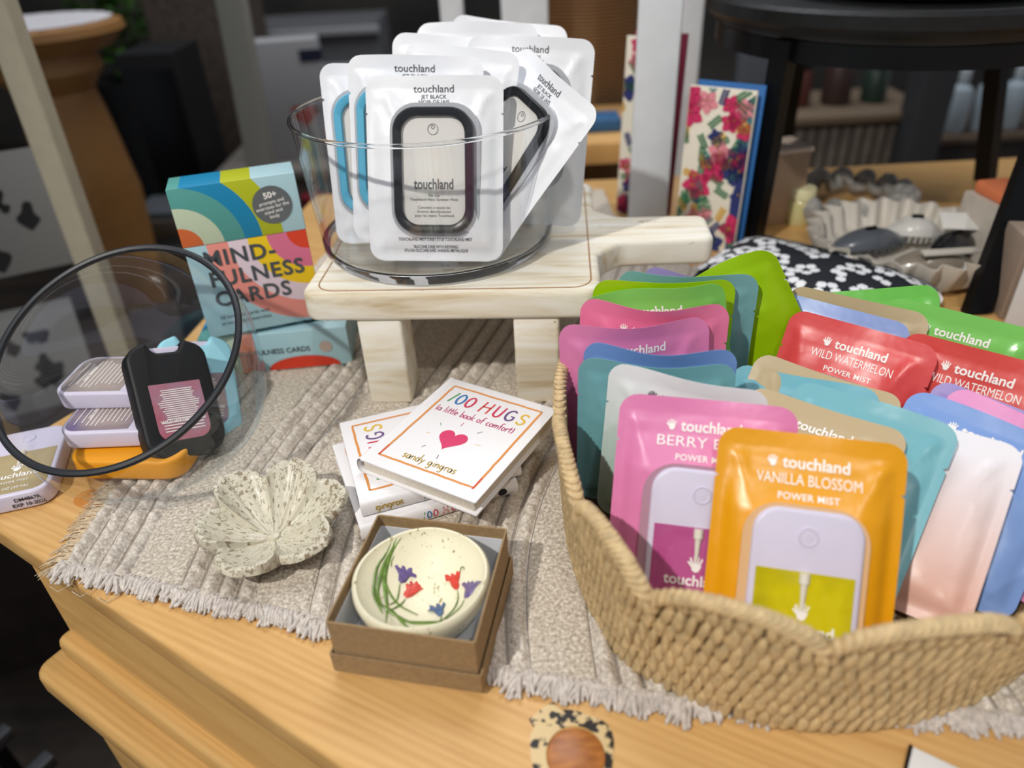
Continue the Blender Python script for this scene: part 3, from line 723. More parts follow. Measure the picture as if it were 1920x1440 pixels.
def card_box(label, M, prints=True):
    t = thing('card_deck_box', label, 'card box', M=M, group='rainbow patterned mindfulness card boxes')
    base = MB().box((CW / 2, CDp / 2, SEAM / 2), (CW, CDp, SEAM), bev=.0008).build('box_base', M_A2, t)
    top_ = MB().box((CW / 2, CDp / 2, (CH + SEAM) / 2 + .0002), (CW + .0006, CDp + .0006, CH - SEAM), bev=.0008).build('box_lid', M_A1, t)
    fn = lambda x, y: (x, -.0006, y)
    b = MB()
    for i, (tx, x, z) in enumerate((('MIND-', .013, .067), ('FULNESS', .013, .048), ('CARDS', .013, .029))): put_text(b, tx, .0195, x, z, fn, .022, 'LEFT', 1.12)
    b.build('title_lettering', mat('slate_ink', '#4a5054', .5), t, smooth=False)
    b = MB(); put_text(b, '50 beautiful cards with', .0048, .013, .0165, fn, 0, 'LEFT'); put_text(b, 'prompts and exercises', .0048, .013, .0105, fn, 0, 'LEFT')
    b.build('small_lettering', mat('slate_ink', '#4a5054', .5), t, smooth=False)
    sx_, sz_ = CW * .775, CH - .0245
    b = MB(); b.add([(sx_ + .0165 * math.cos(2 * PI * k / 40), -.0009, sz_ + .0165 * math.sin(2 * PI * k / 40)) for k in range(40)], [tuple(range(40))])
    sk = b.build('sticker', mat('sticker_grey', '#666a6c', .5), t, smooth=False)
    b = MB(); f2 = lambda x, y: (x, -.0012, y)
    put_text(b, '50+', .0072, sx_, sz_ + .0065, f2, .03, rot=.12)
    for i, w in enumerate(('prompts and', 'exercises for the', 'mind and', 'body')): put_text(b, w, .0042, sx_, sz_ + .0015 - i * .0042, f2, .01, rot=.12)
    b.build('sticker_lettering', M_INKW, sk, smooth=False)
    return t
P0 = at(395, 640, .0515); P1 = at(605, 600, .0515); d = (P1 - P0).normalized(); nrm = Vector((d.y, -d.x, 0))
lean = math.radians(3); upv = (Vector((0, 0, 1)) * math.cos(lean) - nrm * math.sin(lean)); yv = upv.cross(d)
card_box('rainbow MINDFULNESS CARDS box standing upright on the other card box', frame(P0 - nrm * .006 , d, yv, upv))
a2 = math.radians(4.5); d2 = Vector((math.cos(a2), math.sin(a2), 0))
Of = Vector((-.1537, .611, ZR + CDp + .0006))
fl = card_box('rainbow mindfulness card box lying on its back under the upright one', frame(Of, Vector((-d2.y, d2.x, 0)), Vector((0, 0, -1)), -d2))
b = MB(); n = 24      # printing on the long side that faces the shop floor (local x = 0 side)
b.add([(-.0006, CDp - .001 - .013 * math.sin(PI * k / n), .045 + .034 * math.cos(PI * k / n)) for k in range(n + 1)], [tuple(range(n + 1))])
b.build('side_print', mat('side_red', '#d23a22', .4), fl, smooth=False)
b = MB(); b.add([(-.0006, .019 + .006 * math.sin(2 * PI * k / n), .022 + .006 * math.cos(2 * PI * k / n)) for k in range(n)], [tuple(range(n))])
b.build('side_badge', mat('badge_tan', '#b9a79b', .4), fl, smooth=False)
b = MB(); put_text(b, 'MINDFULNESS CARDS', .0075, 0, 0, lambda x, y: (-.0007, .022 - y, .072 - x), .01, width=.07)
b.build('side_lettering', mat('slate_ink', '#4a5054', .5), fl, smooth=False)

# ------------------------------------------------------------------ mist bottles
M_CASEB = mat('black_silicone', '#101113', .55); M_CASEY = mat('orange_silicone', '#e79a12', .5); M_CASEC = mat('pale_blue_silicone', '#9fdcec', .5)
def liquid(name, c1, c2):
    if name in MATS: return MATS[name]
    m = NT(name); v = m.coords(scale=(1, 1, 1)); f = m.noise(v, 30, 2)
    m.l(m.ramp(f, [(.35, lin(c1)), (.65, lin(c2))]), m.b.inputs[0]); m.b.inputs['Roughness'].default_value = .12; m.b.inputs['Coat Weight'].default_value = .6
    m.b.inputs['Coat Roughness'].default_value = .03
    MATS[name] = m.m; return m.m
def place(o, parent, M):
    if parent is not None: o.parent = parent
    o.matrix_local = M
DW, DH, DT = .058, .090, .0155
def device(parent, M, liq, case=None, style='front', text=M_INKW, flat_case=False):
    """bottle lying in its own x (width), y (height, cap end up), z (thickness, front up) frame"""
    W_, H_, T_ = DW, DH, DT
    if case:
        pts = rrect(W_ + .004, H_ + .003, .016, 7, 0, H_ / 2)
        if style == 'back':                # scooped opening at the top
            pts = round_poly([(-.031, -.003), (.031, -.003), (.031, H_ - .004), (.0145, H_ + .0035), (.0095, H_ - .0065), (-.0095, H_ - .0065), (-.0145, H_ + .0035), (-.031, H_ - .004)], [.016, .016, .014, .003, .006, .006, .003, .014], 5)
        cs = MB().prism(pts, 0, T_ + .003, .003, 3).build('silicone_case', case, None); place(cs, parent, M)
        body = MB().prism(rrect(W_ - .004, H_ - .002, .013, 6, 0, H_ / 2), .003, T_ - .001, .002, 3).build('bottle', M_WHITE, None); place(body, parent, M)
        z = T_ + .003
    else:
        body = MB().prism(rrect(W_, H_, .014, 8, 0, H_ / 2), 0, T_, .0022, 3).build('bottle', M_WHITE, None); place(body, parent, M); z = T_
    if style == 'plain': return body
    p0, p1 = .0035, .0565
    if case: p0, p1 = .010, .057
    w = W_ - .007 if not case else W_ - .018
    pn = MB().prism(round_poly([(-w / 2, p0), (w / 2, p0), (w / 2, p1), (-w / 2, p1)], [.010, .010, .0006, .0006], 6), z - .003, z + .0003, .0002, 1).build('liquid_window', liq, body)
    fn = lambda x, y: (x, y, z + .0006)
    if style == 'front':
        b = MB(); b.tube([(math.cos(2 * PI * k / 28) * .0047, H_ - .0145 + math.sin(2 * PI * k / 28) * .0047, z + .0001) for k in range(28)], .0008, 6, closed=True)
        b.lathe([(.0044, .0001), (.003, .0003), (.0001, .0004)], 24, (0, H_ - .0145, z)); b.build('spray_button', M_WHITE, body)
        b = MB(); b.tube([(0, p1 - .0005, z + .0004), (0, p1 - .006, z + .0006)], .0028, 10); b.tube([(0, p1 - .006, z + .0006), (0, p1 - .019, z + .0006)], [.0019, .0011], 10)
        b.build('pump_tube', mat('pump_plastic', '#e4e0d2', .3), body)
        b = MB(); hand_icon(b, 0, p1 - .0215, .0092, fn); put_text(b, 'touchland', .0088, 0, p1 - .034, fn, .02)
        put_text(b, 'POWER MIST', .0034, 0, p1 - .0405, fn, .01, spacing=1.2); put_text(b, '1 FL OZ (30 mL)', .0038, 0, p1 - .0485, fn, .01)
        b.build('bottle_lettering', text, body, smooth=False)
    else:
        b = MB(); rn = random.Random(4)
        y = p1 - .006
        while y > p0 + .006:
            L = w * rn.uniform(.55, .82); b.add([fn(-L / 2, y), fn(L / 2, y), fn(L / 2, y + .0007), fn(-L / 2, y + .0007)], [(0, 1, 2, 3)]); y -= (.0017 if y > p0 + .018 else .0024) * (1 if case else 2.2)
        put_text(b, 'WILD WATERMELON' if case else 'POWER MIST', .0036, 0, p0 + .0145, fn, .02)
        b.build('back_label_print', text, body, smooth=False)
    return body
L_PINK = liquid('pink_liquid', '#a8427e', '#c05b98'); L_YEL = liquid('yellow_liquid', '#a39a08', '#d4c713'); L_RED = liquid('red_label', '#b9525f', '#a97f92')
L_LAV = liquid('lavender_label', '#6f6088', '#a08f8a'); L_GOLD = liquid('gold_liquid', '#a1906a', '#b8a67c'); L_GRY = liquid('grey_liquid', '#8c8280', '#b0a099')
I4 = Matrix.Identity(4)
# outside the fishbowl, front left
pA = at(22, 905, DT + .001); pB = at(54, 822, DT + .001); dv = (pB - pA); dv.z = 0; dv.normalize(); dx_ = Vector((dv.y, -dv.x, 0))
t = thing('mist_bottle', 'lilac capped pocket mist bottle with gold liquid lying flat at the left chest corner', 'sanitizer bottle', M=frame(Vector((pB.x, pB.y, .0006)) - dv * (DH - .0145), dx_, dv, Vector((0, 0, 1))))
device(t, I4, L_GOLD)
b = MB(); f3 = lambda x, y: (x, -.0004, y); put_text(b, 'DM4867R', .0045, .012, .0085, f3, .02); put_text(b, 'EXP 10-2026', .0045, .012, .0035, f3, .02)
b.build('date_stamp', M_INKB, t, smooth=False)
# the stack inside the fishbowl
def lay(px, py, z, yaw, label, liq, case=None, style='back', tilt=0.0):
    """near-left top corner seen at (px, py); long side runs to the right"""
    c = at(px, py, z + DT); u = Vector((math.cos(yaw) * math.cos(tilt), math.sin(yaw) * math.cos(tilt), math.sin(tilt))); w = Vector((0, 0, 1)); x = u.cross(w).normalized(); w = x.cross(u)
    o = c + Vector((0, 0, -DT)) - x * (DW / 2) + u * .0
    t = thing('mist_bottle', label, 'sanitizer bottle', M=frame(o, x, u, w)); device(t, I4, liq, case, style); return t
FZ = .0035
lay(126, 868, .0085, -.10, 'orange cased mist bottle lying lowest of the bottles in the fishbowl', L_GOLD, M_CASEY, 'plain')
lay(101, 815, .0285, -.02, 'lilac mist bottle with violet label, middle of the pile inside the fishbowl', L_LAV)
lay(92, 740, .0445, -.06, 'lilac mist bottle with pale label, topmost of the pile inside the fishbowl', L_GRY)
# black case leaning on the pile
def face_pose(px, py, dist, x, u):
    x = Vector(x).normalized(); u = Vector(u); u = (u - x * u.dot(x)).normalized(); n_ = x.cross(u); c = atd(px, py, dist)
    return frame(c - u * .040 - n_ * (DT + .003), x, u, n_)
t = thing('cased_mist_bottle', 'mist bottle in matte black silicone case with pink back label leaning inside the fishbowl', 'sanitizer bottle', M=face_pose(336, 755, .645, (.72, .62, -.30), (-.33, .62, .80))); device(t, I4, L_RED, M_CASEB, 'back')
t = thing('cased_mist_bottle', 'mist bottle in pale blue case leaning behind the black cased one in the fishbowl', 'sanitizer bottle', M=face_pose(378, 735, .685, (.80, .50, -.33), (-.25, .70, .70))); device(t, I4, L_LAV, M_CASEC, 'back')

# ------------------------------------------------------------------ slant-mouthed fishbowl
SR = .0944; SCn = Vector((-.2883, .4813, SR + .002)); az, el, cc = -1.718, 1.048, .0185
nn = Vector((math.cos(el) * math.cos(az), math.cos(el) * math.sin(az), math.sin(el))); e1 = nn.cross(Vector((0, 0, 1))).normalized(); e2 = nn.cross(e1)
fb = thing('fishbowl', 'round clear glass fishbowl with slanted black-edged mouth holding the mist bottles', 'glass bowl', (SCn.x, SCn.y, .001))
def sph(p):      # flattens the belly towards the base
    p = p.copy()
    if p.z < 0:
        h = math.hypot(p.x, p.y); zz = min(1, abs(p.z)); rn_ = (1 - zz ** 2.9) ** (1 / 2.9); hn = math.sqrt(max(1 - zz * zz, 1e-9)); k = rn_ / hn if h > 1e-6 else 1
        k = min(k, .62 / max(h, 1e-6)) if zz > .97 else k
        p.x *= k; p.y *= k
    return p
b = MB(); a0 = math.acos(cc / SR); n = 72; mr = 40; vs = []; f = []
for i in range(mr + 1):
    a = a0 + (PI - a0) * i / mr
    for k in range(n):
        t_ = 2 * PI * k / n; p = nn * math.cos(a) + (e1 * math.cos(t_) + e2 * math.sin(t_)) * math.sin(a); p = sph(p)
        vs.append((p.x * SR, p.y * SR, max(p.z * SR, -SR + .001) + SR + .001))
for i in range(mr):
    for k in range(n): j = (k + 1) % n; f.append((i * n + k, i * n + j, (i + 1) * n + j, (i + 1) * n + k))
b.add(vs, f); b.build('glass_wall', thin_glass('fishbowl_glass', (.93, .95, .96, 1), .7, .05), fb, smooth=80)
b = MB(); ro_ = math.sqrt(SR * SR - cc * cc)
rim = []
for k in range(96):
    t_ = 2 * PI * k / 96; p = sph((nn * cc + (e1 * math.cos(t_) + e2 * math.sin(t_)) * ro_) / SR) * SR; rim.append((p.x, p.y, p.z + SR + .001))
b.tube(rim, .0027, 8, closed=True); b.build('black_rim', mat('rim_rubber', '#23262c', .45), fb)

# ------------------------------------------------------------------ pouches
def pouch_mat(name, c, rough=.38, metal=0, c2=None, coat=.12):
    if name in MATS: return MATS[name]
    m = NT(name); v = m.coords(); f = m.noise(v, 26, 3, .6)
    if c2:
        tc = m.n('ShaderNodeTexCoord'); sx = m.n('ShaderNodeSeparateXYZ'); m.l(tc.outputs['Object'], sx.inputs[0])
        m.l(m.ramp(m.math('DIVIDE', sx.outputs[2], .15), [(.12, lin(c2)), (.75, lin(c))]), m.b.inputs[0])
    else: m.b.inputs[0].default_value = lin(c)
    m.b.inputs['Roughness'].default_value = rough; m.b.inputs['Metallic'].default_value = metal; m.b.inputs['Coat Weight'].default_value = coat; m.b.inputs['Coat Roughness'].default_value = .25
    m.bump(f, .35, .0035); MATS[name] = m.m; return m.m
class Pouch:
    def __init__(s, W_, H_, seed, wave=.004, T_=.008, bare=.0, seal=.0095, rc=.0115):
        s.W, s.H, s.T, s.wave, s.seal, s.rc = W_, H_, T_, wave, seal, rc; rn = random.Random(seed); s.seed = seed
        s.ph = rn.uniform(0, 6.28); s.fr = rn.uniform(.75, 1.15); s.curl = rn.uniform(-.6, .6) * wave; s.h1 = rn.uniform(.6, 1.2); s.h2 = rn.uniform(.6, 1.2)
    def bend(s, x, y):
        u = x / s.W
        top = math.exp(y / .038) if y < 0 else 1
        return s.wave * math.cos(2 * PI * u * s.fr + s.ph) * top + s.curl * 4 * u * u * top + .0015 * math.sin(y * 38 + s.ph)
    def puff(s, x, y):
        e = min(s.W / 2 - abs(x) - s.seal * .62, -y - s.seal * 1.1, s.H + y - s.seal * .8)
        if e <= 0: return 0
        p = 1 - math.exp(-e / .007)
        d = min(1, max(.32, (-y - .012) / .032))
        r = s.T * p * d
        # pinched creases that run in from the upper corners
        for sg, hh in ((-1, s.h1), (1, s.h2)):
            cx = sg * (s.W / 2 - .017 * hh); k = math.exp(-((x - cx - sg * (y + .02) * .35) / .0035) ** 2) * math.exp(-((y + .021) / .016) ** 2); r += .0028 * k * hh * p
        r += .0011 * p * noise.noise(Vector((x * 42, y * 30, s.seed * 3.3))) + .0006 * p * noise.noise(Vector((x * 110, y * 60, s.seed)))
        return max(r, .0003 * p)
    def front(s, x, y, lift=0): return (x, s.bend(x, y) - s.puff(x, y) - .0002 - lift, y + s.H)
    def build(s, M, m, parent, name='pouch_film', nx=34, ny=56):
        b = MB(); W2 = s.W / 2; rc = s.rc; ys = []
        for j in range(ny + 1):
            t = j / ny; ys.append(-s.H * (t ** 1.25 if t < .999 else 1))
        ys = [0, -.0006, -.0018, -.0036, -.006, -.0085, -.0105] + [y for y in ys if y < -.0125 and y > -s.H + .012] + [-s.H + .0105, -s.H + .0075, -s.H + .004, -s.H + .0015, -s.H]
        no = -.028; ys += [no + .0016, no, no - .0016]; ys = sorted(set(ys), reverse=True)
        def half(y):
            d = min(-y, s.H + y); w = W2
            if d < rc: w = W2 - rc + math.sqrt(max(rc * rc - (rc - d) ** 2, 0))
            if abs(y - no) < .0004: w -= .0022
            return w
        fr = []; bk = []
        for y in ys:
            h = half(y)
            for i in range(nx + 1):
                u = math.sin((i / nx - .5) * PI) * .35 + (i / nx - .5) * 2 * .65; x = u * h
                p = s.puff(x, y); bd = s.bend(x, y); fr.append((x, bd - p - .0002, y + s.H)); bk.append((x, bd + p * .55 + .0002, y + s.H))
        n1 = nx + 1; R_ = len(ys); o_ = len(fr); f = []
        for j in range(R_ - 1):
            for i in range(nx):
                a = j * n1 + i; f.append((a, a + n1, a + n1 + 1, a + 1)); f.append((o_ + a, o_ + a + 1, o_ + a + n1 + 1, o_ + a + n1))
        per_ = [i for i in range(n1)] + [j * n1 + nx for j in range(1, R_)] + [(R_ - 1) * n1 + i for i in range(nx - 1, -1, -1)] + [j * n1 for j in range(R_ - 2, 0, -1)]
        for a, c in zip(per_, per_[1:] + per_[:1]): f.append((a, c, o_ + c, o_ + a))
        b.add(fr + bk, f); return b.build(name, m, parent, smooth=70)
def solve_pose(a, c, Wd, yaw=None):
    r1, r2 = Vector(ray(*a)), Vector(ray(*c)); C_ = Vector(CAM)
    if yaw is None:
        A = r1 * (-H0 / r1.z); B = r2 * (-H0 / r2.z); k = Wd / (A - B).length; return C_ + A * k, C_ + B * k
    r1 = r1.normalized(); r2 = r2.normalized(); h = Vector((math.cos(yaw), math.sin(yaw), 0)); nv = Vector((-h.y, h.x, 0))
    # P2-P1 has no component along nv:  t2 r2.nv = t1 r1.nv
    k = (r1.dot(nv)) / (r2.dot(nv)); L = (r2 * k - r1).length; t1 = Wd / L
    return C_ + r1 * t1, C_ + r2 * (t1 * k)
def pouch_frame(a, c, Wd, Hd, zb, yaw=None, push=0.0):
    P, Q = solve_pose(a, c, Wd, yaw)
    if push: P = P + (P - Vector(CAM)).normalized() * push; Q = Q + (Q - Vector(CAM)).normalized() * push
    mid = (P + Q) / 2; d = (Q - P).normalized(); hb = Vector((-d.y, d.x, 0)).normalized(); w = d.cross(hb); w = -w if w.z < 0 else w      # w: in-plane up if vertical
    hb = (hb - d * hb.dot(d)).normalized()
    need = (mid.z - zb) / Hd; need = max(-.99, min(.99 * w.z, need))
    # u = cos(th) w + sin(th) hb
    th = 0; best = 9
    for k in range(0, 170):
        t = k * .5 * PI / 180; e = abs(math.cos(t) * w.z + math.sin(t) * hb.z - need)
        if e < best: best = e; th = t
    u = w * math.cos(th) + hb * math.sin(th); y = u.cross(d)
    return frame(mid - u * Hd, d, y, u)
PLACED = []
BE = Vector((math.cos(math.radians(-5)), math.sin(math.radians(-5)), 0)); BX = .030
def bmap(p):
    # plan of the basket: flattened at the left, drawn out towards the right
    p = Vector(p)
    if p.x < -.11: p.x = -.11 + (p.x + .11) * .55
    t = p.dot(BE)
    if t > 0: p += BE * BX * (t / .155) ** 1.5
    return p
def bdist(p):
    q = Vector((p.x - .168, p.y - .3706, 0)); t1 = q.dot(BE)
    if t1 > 0:
        lo_, hi_ = 0, t1
        for _ in range(14):
            md = (lo_ + hi_) / 2
            if md + BX * (md / .155) ** 1.5 > t1: hi_ = md
            else: lo_ = md
        q += BE * (lo_ - t1)
    if q.x < -.11: q.x = -.11 + (q.x + .11) / .55
    return math.hypot(q.x, q.y)
GX = np.array([(x, z) for x in (-.48, -.25, 0, .25, .48) for z in (.995, .9, .8, .6, .4, .2, .03)])
def clash(M, Wd, Hd, dev):
    """how deep this pouch would cut into the ones placed in front of it"""
    if not PLACED: return 0
    Mn = np.array(M); Mi = np.array([p[0] for p in PLACED]); wh = np.array([(p[1], p[2], p[3]) for p in PLACED])
    P = np.ones((len(GX), 4)); P[:, 0] = GX[:, 0] * Wd; P[:, 1] = 0; P[:, 2] = GX[:, 1] * Hd
    Q = np.einsum('kij,nj->kni', Mi, P @ Mn.T)
    ins = (np.abs(Q[..., 0]) < wh[:, 0:1] / 2) & (Q[..., 2] > 0) & (Q[..., 2] < wh[:, 1:2]); hi = Q[..., 2] > wh[:, 1:2] - .03
    g = np.where(hi, .0050, .0075 + (.008 if dev else 0)); c = (np.clip(g - Q[..., 1], 0, .02) * ins)
    M2 = np.linalg.inv(Mn); P2 = np.ones((len(PLACED), len(GX), 4)); P2[..., 0] = GX[None, :, 0] * wh[:, 0:1]; P2[..., 1] = 0; P2[..., 2] = GX[None, :, 1] * wh[:, 1:2]
    Q2 = np.einsum('ij,knj->kni', M2, np.einsum('kij,knj->kni', np.linalg.inv(Mi), P2))
    ins2 = (np.abs(Q2[..., 0]) < Wd / 2) & (Q2[..., 2] > 0) & (Q2[..., 2] < Hd); g2 = np.where(Q2[..., 2] > Hd - .03, .0050, .0075 + (.008 if dev else 0))
    c2 = np.clip(g2 + Q2[..., 1], 0, .02) * ins2
    return float((c ** 1.0).sum() + c2.sum())
def lean_frame(a, c, Wd, Hd, yaw, th):
    P, Q = solve_pose(a, c, Wd, yaw); mid = (P + Q) / 2; d = (Q - P).normalized(); hb = Vector((-d.y, d.x, 0)).normalized(); w = d.cross(hb); w = -w if w.z < 0 else w
    hb = (hb - d * hb.dot(d)).normalized(); u = w * math.cos(th) + hb * math.sin(th)
    return frame(mid - u * Hd, d, u.cross(d), u)
def fit_pouch(a, c, Wd, Hd, zb, yaw, push, dev):
    lo = Hd if not dev else min(Hd, .140); best = None
    for hd in ((lo,) if dev else (lo, lo - .02, lo - .038)):
        for k in range(0, 9):
            ps = k * .003; W2 = Wd * (1 + ps / .5); M0 = pouch_frame(a, c, W2, hd, zb, yaw); th0 = math.acos(max(-1, min(1, M0.col[2][2])))
            for dt in range(-30, 31, 3):
                th = th0 + math.radians(dt)
                if th < .03 or th > 1.25: continue
                M = lean_frame(a, c, W2, hd, yaw, th); bz = M.translation.z
                pen = clash(M, W2, hd, dev) * 60 + max(0, .008 - bz) * 300
                for sx in (-.46, .46):
                    p = M @ Vector((sx * W2, -.004, .002)); pen += max(0, bdist(p) - .143) * 250
                    p = M @ Vector((sx * W2, -.003, .07))
                    if p.z < .085: pen += max(0, bdist(p) - .148) * 250
                cost = pen + ps * 30 + abs(dt) * .012 + (lo - hd) * 2 + max(0, bz - .014) * 60
                if best is None or cost < best[0]: best = (cost, M, W2, hd, ps, dt, pen)
    return best[1:5] + (best[5], best[6])
FAN = math.radians(-38)
def fan_frame(px, s, side, Wd, Hd, roll, lean):
    """right row: parallel packs, s = depth of the top edge along their common normal"""
    h = Vector((math.cos(FAN), math.sin(FAN), 0)); nh = Vector((-h.y, h.x, 0)); r = Vector(ray(*px)); P_ = Vector(CAM) + r * (s / r.dot(nh))
    d = (h * math.cos(roll) + Vector((0, 0, 1)) * math.sin(roll)); w = Vector((0, 0, 1)) * math.cos(roll) - h * math.sin(roll)
    u = w * math.cos(lean) + nh * math.sin(lean); mid = P_ + d * (Wd / 2 if side == 'L' else -Wd / 2)
    Hd = min(Hd, (mid.z - .012 - abs(math.sin(roll)) * Wd / 2) / u.z); return frame(mid - u * Hd, d, u.cross(d), u), Hd
def pouch(key, label, a, c, col, brand=True, flavor=None, sub='POWER MIST', yaw=None, Wd=.1, Hd=.152, zb=.010, T_=.008, wave=.004, dev=None, ink=M_INKW, seed=1, c2=None, rough=.38, metal=0, push=0.0, window=False, s=None, roll=0.0, lean=.73, side='L', phase=None):
    if s is not None: M, Hd = fan_frame(a, s, side, Wd, Hd, roll, lean)
    else: M, Wd, Hd, ps, dt, pen = fit_pouch(a, c, Wd, Hd, zb, yaw, 0, 1 if dev else 0)
    PLACED.append((np.array(M.inverted()), Wd, Hd, float(bool(dev))))
    t = thing('sanitizer_pouch', label, 'pouch', M=M, group='flat foil sanitizer pouches filling the woven basket')
    P = Pouch(Wd, Hd, seed, min(wave, .003) if s is not None else wave * 1.3, (.0052 if s is not None else .0064) if not dev else T_); T_ = P.T
    if phase is not None: P.ph = phase; P.fr = 1.0; P.wave = wave; P.curl = 0
    P.build(M, pouch_mat('pouch_' + key, col, rough, metal, c2), t)
    b = MB(); fn = lambda x, y: P.front(x, y, .00035)
    if brand:
        hand_icon(b, -.0195, -.0165, .0062, fn); put_text(b, 'touchland', .0092, .0035, -.0195, fn, .022, width=.035)
        if flavor: put_text(b, flavor, .0085, 0, -.0285, fn, .0, width=.055)
        if flavor or window: put_text(b, sub, .0052, 0, -.0365, fn, .016, spacing=1.08)
        b.build('printed_lettering', ink, t, smooth=False)
    if dev or window:
        wn = .066; y0, y1 = -.0385, -Hd + .007
        pts = round_poly([(-wn / 2, y1), (wn / 2, y1), (wn / 2, y0), (-wn / 2, y0)], [.012, .012, .019, .019], 7)
        off = T_ + (.0016 if dev else .0009)
        def wf(x, y, l=0): return (x, P.bend(x, y) * .3 - off - l, y + Hd)
        b = MB(); n = len(pts)
        b.add([wf(x, y) for x, y in pts] + [(x, wf(x, y)[1] + .006, y + Hd) for x, y in pts], [tuple(range(n))] + [(i, (i + 1) % n, n + (i + 1) % n, n + i) for i in range(n)])
        wo = b.build('clear_window', mat('window_' + key, dev[1] if dev else '#b98f96', .25, coat=.5), t, smooth=30, label='see-through window of the pouch')
        if dev:
            Ml = frame(Vector((.001, -off + .0125, Hd - .0405 - DH)), Vector((1, 0, 0)), Vector((0, 0, 1)), Vector((0, -1, 0)))
            device(t, Ml, dev[0])
    return t
TEAL, TAN, BLUE, PINKC, LIME, APPLE, RED, MINT, VIO = '#6fa9b1', '#bfab86', '#7f9ad6', '#e483b5', '#a2cc08', '#7fc95c', '#e04b4c', '#dfe9ea', '#9a8cc8'
# left row, nearest first (pixels are the two upper corners)
pouch('amber', 'amber VANILLA BLOSSOM pouch with a yellow liquid bottle in its window, front of the basket', (1350, 797), (1706, 835), '#e9a108', flavor='VANILLA BLOSSOM', dev=(L_YEL, '#e2b787'), seed=1, wave=.002, T_=.009, rough=.34)
pouch('pink_front', 'pink pouch with magenta liquid bottle in its window, left of the amber pouch', (1165, 735), (1498, 765), PINKC, flavor='BERRY BLISS', dev=(L_PINK, '#b58a9d'), seed=2, wave=.002, T_=.009)
pouch('mint', 'white to pale mint pouch with black hand mark standing behind the front pink pouch', (1140, 682), (1445, 740), '#eef1f3', ink=M_INKB, seed=3, c2='#a9cfc0', wave=.0035, phase=2.5)
pouch('tan_front', 'tan pouch just behind the amber pouch', (1412, 722), (1712, 802), TAN, seed=15, wave=.004, s=.427, lean=.90)
pouch('teal_right', 'large teal pouch right of the amber pouch, rose foil at its edge', (1500, 706), (1820, 808), '#74b3bf', brand=False, seed=16, wave=.003, s=.445, roll=-.03, lean=.90)
pouch('rose_foil', 'shiny rose gold foil pouch edge between the large teal and the white blush pouch', (1792, 893), (1792, 893), '#c79a8d', brand=False, seed=17, wave=.001, rough=.22, metal=.85, zb=.008, s=.451, side='R', roll=-.02, lean=.92)
pouch('blush', 'white to blush pink pouch right of the large teal pouch', (1926, 842), (1926, 842), '#eceaf0', brand=False, seed=18, c2='#d9a999', wave=.002, zb=.008, s=.455, side='R', roll=.03, lean=.92)
pouch('teal_left', 'teal pouch standing directly behind the white and mint pouch at the left', (1083, 676), (1385, 690), TEAL, seed=4, wave=.005, phase=3.0)
pouch('blue_left', 'periwinkle pouch between the left teal pouch and the pink pouches', (1093, 648), (1387, 665), '#6f92cd', seed=5, wave=.007, push=.004, phase=3.14)
pouch('teal_mid', 'teal pouch peeking between the front tan pouch and the rear tan pouch', (1657, 735), (1657, 735), '#6fb0c0', brand=False, seed=21, wave=.003, s=.460, side='R', roll=.10, lean=.86)
pouch('blue_right', 'periwinkle pouch with touchland lettering in front of the bright pink pouch at right', (1712, 726), (2022, 848), '#7d9fdb', seed=27, wave=.002, s=.476, roll=-.12, lean=.90)
pouch('pink_right', 'bright pink pouch at the right edge in front of the lavender pouch', (1788, 722), (2075, 850), '#e793c9', brand=False, seed=26, wave=.002, s=.487, roll=-.19, lean=.86)
pouch('violet_right', 'lavender pouch at the right, between the far red pouch and the bright pink one', (1762, 705), (2050, 845), '#9c8ccb', brand=False, seed=25, wave=.002, s=.496, roll=-.17, lean=.84)
pouch('tan_mid', 'tan pouch below the WILD WATERMELON pouch', (1425, 662), (1705, 745), TAN, brand=False, seed=22, wave=.003, s=.472, roll=-.03, lean=.84)
pouch('pink_mid', 'pink pouch at the left rim with touchland in white above the periwinkle pouch', (1047, 615), (1335, 600), '#dc7fae', seed=11, wave=.008, yaw=-.05, phase=3.3)
pouch('red', 'red WILD WATERMELON pouch with full lettering in the middle of the right row', (1488, 577), (1770, 660), RED, flavor='WILD WATERMELON', window=True, seed=23, wave=.0035, s=.503, roll=-.03, lean=.45)
pouch('pink_back', 'warm pink pouch peeking out behind the left pink pouch', (1086, 567), (1372, 580), '#e6789f', seed=14, wave=.010, push=.006, phase=3.14)
pouch('apple_left', 'apple green pouch with white touchland lettering behind the two left pink pouches', (1083, 565), (1357, 523), APPLE, seed=8, wave=.007, yaw=-.14, push=.018, phase=1.2)
pouch('red_back', 'red pouch cut off by the right picture edge, behind the other red pouch', (1700, 618), (1700, 618), '#d9453f', flavor='WILD WATERMELON', seed=24, wave=.002, s=.516, roll=-.02, lean=.45)
pouch('lime_left', 'lime pouch behind the left apple green pouch', (1112, 528), (1383, 525), LIME, seed=9, wave=.004, push=.01)
pouch('teal_back', 'dusty teal pouch behind the lime pouches at the back left of the basket', (1160, 508), (1427, 520), '#76a8ac', seed=10, wave=.004, push=.006)
pouch('lime_back', 'lime pouch standing tilted and tallest at the back of the basket', (1195, 563), (1447, 458), LIME, seed=6, wave=.005, yaw=-.25, push=.018)
pouch('violet_back', 'muted violet pouch farthest back in the left row', (1205, 500), (1452, 545), VIO, seed=12, wave=.003, push=.04)
pouch('blue_back', 'pale periwinkle pouch directly behind the WILD WATERMELON pouch', (1452, 543), (1720, 615), '#8da5de', brand=False, seed=28, wave=.003, s=.524, roll=-.02, lean=.45)
pouch('tan_back', 'sand coloured pouch behind the pale periwinkle pouch', (1483, 532), (1750, 590), '#bda983', seed=29, wave=.003, s=.539, roll=.01, lean=.45)
